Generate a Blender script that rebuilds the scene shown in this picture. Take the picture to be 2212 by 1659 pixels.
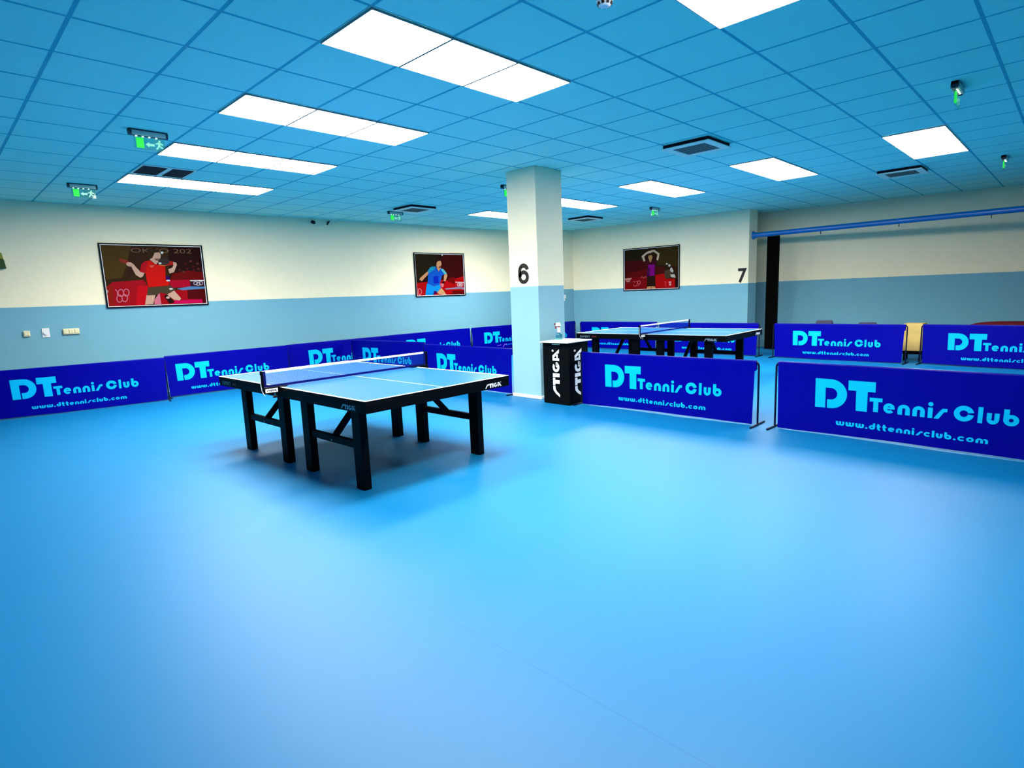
import bpy, bmesh, math, random
from mathutils import Vector, Matrix
from mathutils.geometry import tessellate_polygon

for o in list(bpy.data.objects):
    bpy.data.objects.remove(o, do_unlink=True)
SC = bpy.context.scene
COL = SC.collection
R = math.radians

# ------------------------------------------------------------------ camera
cam_d = bpy.data.cameras.new('camera')
cam_o = bpy.data.objects.new('camera', cam_d)
COL.objects.link(cam_o)
_r = Vector((0.6973035720583336, -0.7157606222229305, -0.038137384149046494))
_d = Vector((-0.13560561652572894, -0.07948883823237063, -0.9875690565034656))
_f = Vector((0.7038315460118034, 0.693807074244355, -0.15248901129957892))
_m = Matrix((( _r.x, -_d.x, -_f.x), (_r.y, -_d.y, -_f.y), (_r.z, -_d.z, -_f.z))).to_4x4()
_m.translation = Vector((-2.1085851531403903, -3.7411311071969378, 1.4858903430302046))
cam_o.matrix_world = _m
cam_d.sensor_fit = 'HORIZONTAL'
cam_d.sensor_width = 36.0
cam_d.lens = 36.0 * 1246.671 / 2212.0
cam_d.clip_start = 0.05
cam_d.clip_end = 100
SC.camera = cam_o

# ------------------------------------------------------------------ world, exposure, lamp strength
W = bpy.data.worlds.new('world')
SC.world = W
W.use_nodes = True
W.node_tree.nodes['Background'].inputs[0].default_value = (0.5, 0.7, 0.9, 1)
W.node_tree.nodes['Background'].inputs[1].default_value = 0.0
SC.view_settings.view_transform = 'Standard'
SC.view_settings.look = 'None'
SC.view_settings.exposure = 0.0
SC.view_settings.gamma = 1.0
SC.view_settings.use_curve_mapping = False
PANEL_GLOW = 40.0           # radiance of the lit diffusers themselves
PANEL_WATT = 16.0           # light of one louvred panel, thrown mostly downwards
PANEL_SPREAD = 145.0        # degrees
PANEL_COLOUR = (1.0, 0.97, 0.87)

# ------------------------------------------------------------------ materials
def lin(c):
    return c / 12.92 if c <= 0.04045 else ((c + 0.055) / 1.055) ** 2.4
def mat(name, col, rough=0.5, spec=0.5, metal=0.0, emit=None, estr=0.0, trans=0.0, noise=None, bump=None):
    m = bpy.data.materials.new(name)
    m.use_nodes = True
    nt = m.node_tree
    b = nt.nodes['Principled BSDF']
    b.inputs['Base Color'].default_value = (*col, 1)
    b.inputs['Roughness'].default_value = rough
    b.inputs['Specular IOR Level'].default_value = spec
    b.inputs['Metallic'].default_value = metal
    b.inputs['Transmission Weight'].default_value = trans
    if emit:
        b.inputs['Emission Color'].default_value = (*emit, 1)
        b.inputs['Emission Strength'].default_value = estr
    tc = None
    if noise or bump:
        tc = nt.nodes.new('ShaderNodeTexCoord')
    if noise:                                   # (scale, amount) mild wear of the surface's own colour
        n = nt.nodes.new('ShaderNodeTexNoise'); n.inputs['Scale'].default_value = noise[0]
        n.inputs['Detail'].default_value = 4
        nt.links.new(tc.outputs['Object'], n.inputs['Vector'])
        mx = nt.nodes.new('ShaderNodeMixRGB'); mx.blend_type = 'MIX'
        mx.inputs[1].default_value = (*[c * (1 - noise[1]) for c in col], 1)
        mx.inputs[2].default_value = (*[min(1, c * (1 + noise[1])) for c in col], 1)
        nt.links.new(n.outputs['Fac'], mx.inputs[0])
        nt.links.new(mx.outputs[0], b.inputs['Base Color'])
    if bump:                                    # (scale, strength)
        n = nt.nodes.new('ShaderNodeTexNoise'); n.inputs['Scale'].default_value = bump[0]
        n.inputs['Detail'].default_value = 3
        nt.links.new(tc.outputs['Object'], n.inputs['Vector'])
        bp = nt.nodes.new('ShaderNodeBump'); bp.inputs['Strength'].default_value = bump[1]
        bp.inputs['Distance'].default_value = 0.01
        nt.links.new(n.outputs['Fac'], bp.inputs['Height'])
        nt.links.new(bp.outputs['Normal'], b.inputs['Normal'])
    return m

def floor_mat():
    m = mat('blue sport vinyl', (0.002, 0.2, 0.36), 0.48, 0.25)
    nt = m.node_tree; b = nt.nodes['Principled BSDF']
    tc = nt.nodes.new('ShaderNodeTexCoord')
    sx = nt.nodes.new('ShaderNodeSeparateXYZ'); nt.links.new(tc.outputs['Object'], sx.inputs[0])
    def mth(op, a, v):
        n = nt.nodes.new('ShaderNodeMath'); n.operation = op
        nt.links.new(a, n.inputs[0])
        n.inputs[1].default_value = v
        return n.outputs[0]
    # welded seams of the 2 m wide vinyl rolls, along y at x = -0.56 + 2k
    a = mth('ADD', sx.outputs[0], 0.56 + 21.0)
    a = mth('MODULO', a, 2.0)
    a = mth('SUBTRACT', a, 1.0)
    a = mth('ABSOLUTE', a, 0)
    seam = mth('LESS_THAN', a, 0.0025)
    n = nt.nodes.new('ShaderNodeTexNoise'); n.inputs['Scale'].default_value = 260; n.inputs['Detail'].default_value = 2
    nt.links.new(tc.outputs['Object'], n.inputs['Vector'])
    mx = nt.nodes.new('ShaderNodeMixRGB')
    mx.inputs[1].default_value = (*FLOOR_A, 1); mx.inputs[2].default_value = (*FLOOR_B, 1)
    nt.links.new(n.outputs['Fac'], mx.inputs[0])
    m2 = nt.nodes.new('ShaderNodeMixRGB')
    m2.inputs[2].default_value = (0.0, 0.12, 0.32, 1)
    nt.links.new(seam, m2.inputs[0]); nt.links.new(mx.outputs[0], m2.inputs[1])
    nt.links.new(m2.outputs[0], b.inputs['Base Color'])
    bp = nt.nodes.new('ShaderNodeBump'); bp.inputs['Strength'].default_value = 0.06; bp.inputs['Distance'].default_value = 0.002
    nt.links.new(n.outputs['Fac'], bp.inputs['Height']); nt.links.new(bp.outputs['Normal'], b.inputs['Normal'])
    return m

def ceiling_mat(step):
    m = mat('ceiling tile', CEIL_A, 0.9, 0.2)
    nt = m.node_tree; b = nt.nodes['Principled BSDF']
    tc = nt.nodes.new('ShaderNodeTexCoord')
    sx = nt.nodes.new('ShaderNodeSeparateXYZ'); nt.links.new(tc.outputs['Object'], sx.inputs[0])
    def mth(op, a, v, v2=None):
        n = nt.nodes.new('ShaderNodeMath'); n.operation = op
        nt.links.new(a, n.inputs[0])
        if hasattr(v, 'node'): nt.links.new(v, n.inputs[1])
        else: n.inputs[1].default_value = v
        return n.outputs[0]
    outs = []
    for k in (0, 1):
        a = mth('ADD', sx.outputs[k], step * 40.5)
        a = mth('MODULO', a, step)
        a = mth('SUBTRACT', a, step / 2)
        a = mth('ABSOLUTE', a, 0)
        outs.append(mth('LESS_THAN', a, 0.0125))
    line = mth('MAXIMUM', outs[0], outs[1])
    n = nt.nodes.new('ShaderNodeTexNoise'); n.inputs['Scale'].default_value = 90; n.inputs['Detail'].default_value = 4
    nt.links.new(tc.outputs['Object'], n.inputs['Vector'])
    mx = nt.nodes.new('ShaderNodeMixRGB')
    mx.inputs[1].default_value = (*[c * 0.93 for c in CEIL_A], 1); mx.inputs[2].default_value = (*[c * 1.07 for c in CEIL_A], 1)
    nt.links.new(n.outputs['Fac'], mx.inputs[0])
    m2 = nt.nodes.new('ShaderNodeMixRGB'); m2.inputs[2].default_value = (*CEIL_LINE, 1)
    nt.links.new(line, m2.inputs[0]); nt.links.new(mx.outputs[0], m2.inputs[1])
    nt.links.new(m2.outputs[0], b.inputs['Base Color'])
    return m

def wall_mat(name, band, low=None):
    """Two coats of emulsion: pale blue up to the band height, cream above."""
    m = mat(name, WALL_HI, 0.75, 0.25)
    nt = m.node_tree; b = nt.nodes['Principled BSDF']
    tc = nt.nodes.new('ShaderNodeTexCoord')
    sx = nt.nodes.new('ShaderNodeSeparateXYZ'); nt.links.new(tc.outputs['Object'], sx.inputs[0])
    g = nt.nodes.new('ShaderNodeMath'); g.operation = 'GREATER_THAN'; g.inputs[1].default_value = band
    nt.links.new(sx.outputs[2], g.inputs[0])
    mx = nt.nodes.new('ShaderNodeMixRGB')
    mx.inputs[1].default_value = (*(low or WALL_LO), 1); mx.inputs[2].default_value = (*WALL_HI, 1)
    nt.links.new(g.outputs[0], mx.inputs[0])
    n = nt.nodes.new('ShaderNodeTexNoise'); n.inputs['Scale'].default_value = 7; n.inputs['Detail'].default_value = 5
    nt.links.new(tc.outputs['Object'], n.inputs['Vector'])
    v = nt.nodes.new('ShaderNodeMixRGB'); v.blend_type = 'MULTIPLY'; v.inputs[0].default_value = 0.08
    nt.links.new(mx.outputs[0], v.inputs[1]); nt.links.new(n.outputs['Fac'], v.inputs[2])
    nt.links.new(v.outputs[0], b.inputs['Base Color'])
    n2 = nt.nodes.new('ShaderNodeTexNoise'); n2.inputs['Scale'].default_value = 60; n2.inputs['Detail'].default_value = 3
    nt.links.new(tc.outputs['Object'], n2.inputs['Vector'])
    bp = nt.nodes.new('ShaderNodeBump'); bp.inputs['Strength'].default_value = 0.12; bp.inputs['Distance'].default_value = 0.004
    nt.links.new(n2.outputs['Fac'], bp.inputs['Height']); nt.links.new(bp.outputs['Normal'], b.inputs['Normal'])
    return m

def print_mat():
    m = mat('photo print', (0.5, 0.5, 0.5), 0.5, 0.04)
    nt = m.node_tree
    a = nt.nodes.new('ShaderNodeVertexColor'); a.layer_name = 'ink'
    nt.links.new(a.outputs[0], nt.nodes['Principled BSDF'].inputs['Base Color'])
    return m

FLOOR_A = (0.0002, 0.134, 0.335)
FLOOR_B = (0.0004, 0.152, 0.36)
CEIL_A = (0.38, 0.84, 0.74)
CEIL_LINE = (0.06, 0.42, 0.48)
WALL_HI = (0.95, 0.83, 0.57)
WALL_LO = (0.17, 0.40, 0.50)

M = dict(
    floor=floor_mat(), ceiling=ceiling_mat(0.625), ink=print_mat(),
    frame_black=mat('black lacquered steel', (0.0004, 0.0005, 0.0016), 0.5, 0.07),
    apron=mat('black painted apron', (0.0004, 0.0006, 0.0011), 0.5, 0.07),
    top=mat('blue table lacquer', (0.006, 0.098, 0.36), 0.32, 0.45, noise=(40, 0.05)),
    line=mat('white line paint', (0.90, 0.92, 0.90), 0.4, 0.4),
    white_print=mat('white print', (0.82, 0.82, 0.82), 0.5, 0.3),
    grey_print=mat('grey print', (0.36, 0.40, 0.44), 0.5, 0.3),
    red_print=mat('dark red print', (0.16, 0.004, 0.004), 0.5, 0.3),
    navy=mat('dark blue net band', (0.001, 0.004, 0.10), 0.55, 0.1),
    mesh=mat('dark blue net thread', (0.004, 0.03, 0.22), 0.6, 0.1),
    tape=mat('white net tape', (0.92, 0.92, 0.90), 0.7, 0.2),
    banner=mat('blue barrier vinyl', (0.0002, 0.0002, 0.23), 0.32, 0.10, noise=(3, 0.06)),
    cyan=mat('cyan lettering', (0.0005, 0.43, 0.75), 0.5, 0.08),
    tube=mat('dark blue painted tube', (0.001, 0.002, 0.022), 0.45, 0.2),
    cream=mat('cream plastic', (0.78, 0.70, 0.42), 0.35, 0.5),
    white_plastic=mat('white plastic', (0.80, 0.78, 0.76), 0.35, 0.5),
    black=mat('black paint', (0.012, 0.004, 0.004), 0.6, 0.3),
    bin=mat('black coated board', (0.0006, 0.001, 0.001), 0.5, 0.07),
    lid=mat('white board lid', (0.86, 0.86, 0.78), 0.5, 0.4),
    skirting=mat('white skirting', (0.85, 0.86, 0.84), 0.45, 0.4),
    diffuser=mat('lit diffuser', (0.9, 0.9, 0.9), 0.5, 0.2, emit=PANEL_COLOUR, estr=PANEL_GLOW),
    light_frame=mat('white panel frame', (0.30, 0.30, 0.30), 0.4, 0.3),
    housing=mat('dark grey housing', (0.012, 0.03, 0.05), 0.4, 0.4),
    housing_front=mat('grey housing front', (0.42, 0.55, 0.48), 0.4, 0.4),
    led=mat('lit led', (0.6, 0.9, 0.8), 0.4, 0.3, emit=(0.65, 1.0, 0.85), estr=1.6),
    sign_green=mat('lit green pictogram', (0.02, 0.6, 0.05), 0.4, 0.3, emit=(0.03, 0.9, 0.06), estr=0.75),
    sign_pale=mat('lit pale pictogram', (0.5, 0.85, 0.6), 0.4, 0.3, emit=(0.30, 0.95, 0.45), estr=0.45),
    vent=mat('dark vent', (0.03, 0.025, 0.03), 0.7, 0.2),
    ac_white=mat('cassette white', (0.75, 0.85, 0.72), 0.45, 0.4),
    ac_grille=mat('cassette grille', (0.05, 0.10, 0.09), 0.6, 0.3),
    ac_shadow_gap=mat('cassette shadow gap', (0.006, 0.004, 0.012), 0.8, 0.2),
    pipe=mat('blue painted steel tube', (0.001, 0.13, 0.46), 0.25, 0.6),
    curtain=mat('black curtain cloth', (0.006, 0.006, 0.006), 0.9, 0.1),
    wood=mat('light plywood', (0.62, 0.44, 0.14), 0.55, 0.3, noise=(9, 0.14)),
    grey_fabric=mat('grey chair fabric', (0.07, 0.07, 0.12), 0.85, 0.2),
    red_vinyl=mat('dark red vinyl', (0.09, 0.002, 0.004), 0.5, 0.15),
    bottle_blue=mat('blue cleaning liquid', (0.008, 0.11, 0.20), 0.25, 0.5),
    bottle_teal=mat('teal plastic', (0.02, 0.26, 0.26), 0.3, 0.5),
    red_plastic=mat('dark red plastic', (0.16, 0.004, 0.012), 0.4, 0.4),
    box_yellow=mat('yellow green cap', (0.24, 0.24, 0.02), 0.5, 0.3),
    box_green=mat('dark green plastic', (0.025, 0.06, 0.008), 0.5, 0.3),
    chrome=mat('steel', (0.55, 0.55, 0.58), 0.3, 0.5, metal=1.0),
)
def acrylic():
    m = bpy.data.materials.new('clear acrylic'); m.use_nodes = True
    nt = m.node_tree; nt.nodes.remove(nt.nodes['Principled BSDF'])
    out = nt.nodes['Material Output']
    t = nt.nodes.new('ShaderNodeBsdfTransparent'); t.inputs[0].default_value = (0.72, 0.95, 0.85, 1)
    g = nt.nodes.new('ShaderNodeBsdfGlossy'); g.inputs['Roughness'].default_value = 0.1
    mx = nt.nodes.new('ShaderNodeMixShader'); mx.inputs[0].default_value = 0.12
    nt.links.new(t.outputs[0], mx.inputs[1]); nt.links.new(g.outputs[0], mx.inputs[2])
    nt.links.new(mx.outputs[0], out.inputs[0])
    return m
M['acrylic'] = acrylic()

# ------------------------------------------------------------------ object helpers
def tag(o, label=None, cat=None, group=None, kind=None):
    if label: o['label'] = label
    if cat: o['category'] = cat
    if group: o['group'] = group
    if kind: o['kind'] = kind
    return o
def thing(name, label, cat, loc=(0, 0, 0), rz=0.0, group=None):
    o = bpy.data.objects.new(name, None); COL.objects.link(o)
    o.empty_display_size = 0.1
    o.location = loc; o.rotation_euler = (0, 0, rz)
    return tag(o, label, cat, group)
def dup(root, loc, rz, label, group=None):
    r = root.copy(); COL.objects.link(r); r.location = loc; r.rotation_euler = (0, 0, rz)
    r['label'] = label
    if group: r['group'] = group
    for ch in list(root.children):
        c = ch.copy(); COL.objects.link(c); c.parent = r
        for g in list(ch.children):
            d = g.copy(); COL.objects.link(d); d.parent = c
    return r

class MB:
    """collects vertices and faces, builds ONE mesh object"""
    def __init__(s): s.v = []; s.f = []; s.m = []; s.mats = []; s.sm = []
    def mi(s, m):
        if m not in s.mats: s.mats.append(m)
        return s.mats.index(m)
    def add(s, vs, fs, m, smooth=False):
        k = len(s.v); s.v += [tuple(p) for p in vs]; i = s.mi(m)
        for f in fs: s.f.append([a + k for a in f]); s.m.append(i); s.sm.append(smooth)
    def box(s, x0, x1, y0, y1, z0, z1, m, top=None):
        vs = [(x, y, z) for z in (z0, z1) for y in (y0, y1) for x in (x0, x1)]
        if top:                     # (inset_x, inset_y) taper of the upper face
            ix, iy = top
            vs[4:] = [(x0 + ix, y0 + iy, z1), (x1 - ix, y0 + iy, z1), (x0 + ix, y1 - iy, z1), (x1 - ix, y1 - iy, z1)]
        s.add(vs, [(0, 2, 3, 1), (4, 5, 7, 6), (0, 1, 5, 4), (2, 6, 7, 3), (0, 4, 6, 2), (1, 3, 7, 5)], m)
    def bar(s, p, q, w, h, m, up=(0, 0, 1)):
        p = Vector(p); q = Vector(q); d = (q - p).normalized(); u = Vector(up)
        sx = d.cross(u).normalized(); uy = sx.cross(d).normalized()
        vs = [e + sx * a * w / 2 + uy * b * h / 2 for e in (p, q) for b in (-1, 1) for a in (-1, 1)]
        s.add(vs, [(0, 2, 3, 1), (4, 5, 7, 6), (0, 1, 5, 4), (2, 6, 7, 3), (0, 4, 6, 2), (1, 3, 7, 5)], m)
    def tube(s, pts, r, m, n=10, cap=True):
        pts = [Vector(p) for p in pts]; rings = []; ref = None
        rr = r if isinstance(r, (list, tuple)) else [r] * len(pts)
        for i, p in enumerate(pts):
            a = pts[max(i - 1, 0)]; b = pts[min(i + 1, len(pts) - 1)]
            t = (b - a).normalized()
            if ref is None:
                ref = Vector((0, 0, 1)) if abs(t.z) < 0.9 else Vector((1, 0, 0))
            u = (ref - t * ref.dot(t)).normalized(); ref = u; w = t.cross(u)
            rings.append([p + (u * math.cos(2 * math.pi * k / n) + w * math.sin(2 * math.pi * k / n)) * rr[i] for k in range(n)])
        vs = [v for g in rings for v in g]; fs = []
        for i in range(len(pts) - 1):
            for k in range(n):
                a = i * n + k; b = i * n + (k + 1) % n
                fs.append((a, b, b + n, a + n))
        s.add(vs, fs, m, True)
        if cap:
            s.add(rings[0], [tuple(range(n))[::-1]], m); s.add(rings[-1], [tuple(range(n))], m)
    def lathe(s, prof, m, n=20, c=(0, 0), sx=1.0, sy=1.0):
        vs = []; fs = []
        for r, z in prof:
            vs += [(c[0] + sx * r * math.cos(2 * math.pi * k / n), c[1] + sy * r * math.sin(2 * math.pi * k / n), z) for k in range(n)]
        for i in range(len(prof) - 1):
            for k in range(n):
                a = i * n + k; b = i * n + (k + 1) % n
                fs.append((a, b, b + n, a + n))
        s.add(vs, fs, m, True)
        s.add(vs[:n], [tuple(range(n))[::-1]], m); s.add(vs[-n:], [tuple(range(n))], m)
    def poly(s, loops, m, fn):
        """flat 2-D polygon (with holes) placed through fn(u, v) -> 3-D"""
        L = [[Vector((a, b, 0)) for a, b in lp] for lp in loops]
        flat = [p for lp in L for p in lp]
        s.add([fn(p.x, p.y) for p in flat], [tuple(t) for t in tessellate_polygon(L)], m)
    def build(s, name, parent=None, bevel=0.0, seg=2):
        me = bpy.data.meshes.new(name); me.from_pydata(s.v, [], s.f)
        for m in s.mats: me.materials.append(M[m] if isinstance(m, str) else m)
        me.polygons.foreach_set('material_index', s.m)
        me.polygons.foreach_set('use_smooth', s.sm)
        bm = bmesh.new(); bm.from_mesh(me)
        bmesh.ops.recalc_face_normals(bm, faces=bm.faces)
        bm.to_mesh(me); bm.free(); me.update()
        o = bpy.data.objects.new(name, me); COL.objects.link(o)
        if parent: o.parent = parent
        if bevel:
            b = o.modifiers.new('bevel', 'BEVEL'); b.width = bevel; b.segments = seg
            b.limit_method = 'ANGLE'; b.angle_limit = R(40)
        return o

# ------------------------------------------------------------------ lettering (outlines drawn here, no font files)
def arc(cx, cy, ro, ri, a0, a1, n=10, sy=1.0):
    o = []; ts = [R(a0 + (a1 - a0) * i / n) for i in range(n + 1)]
    for t, u in zip(ts[:-1], ts[1:]):
        o.append([(cx + ro * math.cos(t), cy + sy * ro * math.sin(t)), (cx + ro * math.cos(u), cy + sy * ro * math.sin(u)),
                  (cx + ri * math.cos(u), cy + sy * ri * math.sin(u)), (cx + ri * math.cos(t), cy + sy * ri * math.sin(t))])
    return o
def rc(x0, y0, x1, y1, n=1):
    return [[(x0 + (x1 - x0) * i / n, y0), (x0 + (x1 - x0) * (i + 1) / n, y0), (x0 + (x1 - x0) * (i + 1) / n, y1), (x0 + (x1 - x0) * i / n, y1)] for i in range(n)]
def glyph(ch):
    """rounded display letters; x-height 1, ascender 1.45. returns (polygons, advance)"""
    t = 0.36                                    # stroke
    if ch == 'e':
        return arc(.5, .5, .5, .2, 20, 318, 14) + rc(.3, .42, .97, .62), 1.0
    if ch in 'nm':
        o = rc(0, 0, t, .55) + arc(.48, .52, .48, .14, 0, 180) + rc(.6, 0, .96, .53)
        if ch == 'm':
            o += arc(1.1, .52, .48, .14, 0, 110) + rc(1.22, 0, 1.58, .53)
            return o, 1.58
        return o, .96
    if ch == 'u':
        return rc(0, .48, t, 1) + arc(.46, .46, .46, .12, 180, 360) + rc(.56, .46, .92, 1), .92
    if ch == 'w':
        return (rc(0, .44, t, 1) + arc(.44, .44, .44, .1, 180, 360) + rc(.54, .44, .88, 1)
                + arc(.98, .44, .44, .1, 180, 360) + rc(1.08, .44, 1.42, 1)), 1.42
    if ch == 'i':
        return rc(0, 0, t, .98) + arc(.18, 1.30, .2, 0, 0, 360), t
    if ch == 'l':
        return rc(0, 0, t, 1.45), t
    if ch == 's':
        return [[(0, 0), (.38, 0), (.62, .42), (.34, .58)], [(.34, .58), (.62, .42), (.78, .68), (.62, .98)],
                [(.62, .98), (.78, .68), (1.0, .68), (1.0, 1.0)]], .95
    if ch == 'b':
        return rc(0, .4, t, 1.45) + arc(.5, .5, .5, .16, -180, 150, 16), 1.0
    if ch == 'd':
        return rc(.64, .4, 1.0, 1.45) + arc(.5, .5, .5, .16, 30, 360, 16), 1.0
    if ch == 't':
        return rc(.1, .3, .46, 1.4) + rc(0, .72, .66, 1.0) + arc(.5, .34, .40, .05, 180, 290), .68
    if ch == 'c':
        return arc(.5, .5, .5, .2, 38, 322, 14), .92
    if ch == 'o':
        return arc(.5, .5, .5, .18, 0, 360, 16), 1.0
    if ch == '.':
        return arc(.18, .18, .2, 0, 0, 360), .36
    if ch == 'C':
        return arc(.72, .72, .72, .3, 12, 352, 18), 1.44
    if ch == 'T':
        return rc(0, 1.02, 1.1, 1.4) + rc(.34, 0, .76, 1.04), 1.1
    return [], .5
def big_D(x0, x1, z0, z1):
    w = x1 - x0; h = z1 - z0; o = rc(0, 0, .33, 1) + rc(.32, .70, .5, 1) + arc(.5, .5, .5, .2, -90, 90, 16) + rc(.385, 0, .5, .3)
    return [[(x0 + a * w, z0 + b * h) for a, b in p] for p in o]
def big_T(x0, x1, z0, z1):
    w = x1 - x0; h = z1 - z0; o = rc(0, .67, 1, 1, 4) + rc(.30, 0, .72, .67)
    return [[(x0 + a * w, z0 + b * h) for a, b in p] for p in o]
def put(ch, x0, x1, z0, h):
    """one glyph stretched to run from x0 to x1 with x-height h on baseline z0"""
    g, a = glyph(ch); s = (x1 - x0) / a
    return [[(x0 + px * s, z0 + pz * h) for px, pz in p] for p in g]
def line_of(text, x0, x1, z0, h, gap=.22):
    adv = sum(glyph(c)[1] + gap for c in text) - gap
    s = (x1 - x0) / adv; x = x0; o = []
    for c in text:
        g, a = glyph(c); o += [[(x + px * s, z0 + pz * h) for px, pz in p] for p in g]; x += (a + gap) * s
    return o
def maker_logo():
    """the slanted four-letter maker's mark with its long leading stroke; cap height 1, length 6.3"""
    return ([[(0, 0), (.36, 0), (.72, .42), (.45, .62)], [(.45, .62), (.72, .42), (1.0, .62), (.9, .98)], [(.9, .98), (1.0, .62), (1.45, .66), (1.45, 1.0)]]
            + rc(1.55, .66, 2.55, 1) + rc(1.78, 0, 2.26, .68) + rc(2.66, 0, 3.14, 1)
            + arc(3.95, .5, .66, .28, 50, 345, 14, .78) + rc(3.95, .28, 4.62, .52)
            + rc(4.8, 0, 5.14, 1.0) + [[(5.0, 1.0), (5.46, 1.0), (6.32, 0), (5.86, 0)]] + rc(5.1, .20, 5.75, .42)
            + arc(6.1, .95, .14, .07, 0, 360, 8))
def builtin_text(s, w, h, bold=0.0):
    """Blender's built-in letters as polygons fitted to a w x h box with origin at lower left"""
    cu = bpy.data.curves.new('text', 'FONT'); cu.body = s; cu.fill_mode = 'FRONT'; cu.resolution_u = 6; cu.offset = bold
    o = bpy.data.objects.new('text', cu); COL.objects.link(o)
    bpy.context.view_layer.update()
    me = o.evaluated_get(bpy.context.evaluated_depsgraph_get()).to_mesh()
    vs = [(v.co.x, v.co.y) for v in me.vertices]; fs = [list(p.vertices) for p in me.polygons]
    bpy.data.objects.remove(o, do_unlink=True); bpy.data.curves.remove(cu)
    x0 = min(v[0] for v in vs); x1 = max(v[0] for v in vs); y0 = min(v[1] for v in vs); y1 = max(v[1] for v in vs)
    P = [((x - x0) / (x1 - x0) * w, (y - y0) / (y1 - y0) * h) for x, y in vs]
    return [[P[i] for i in f] for f in fs]

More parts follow.
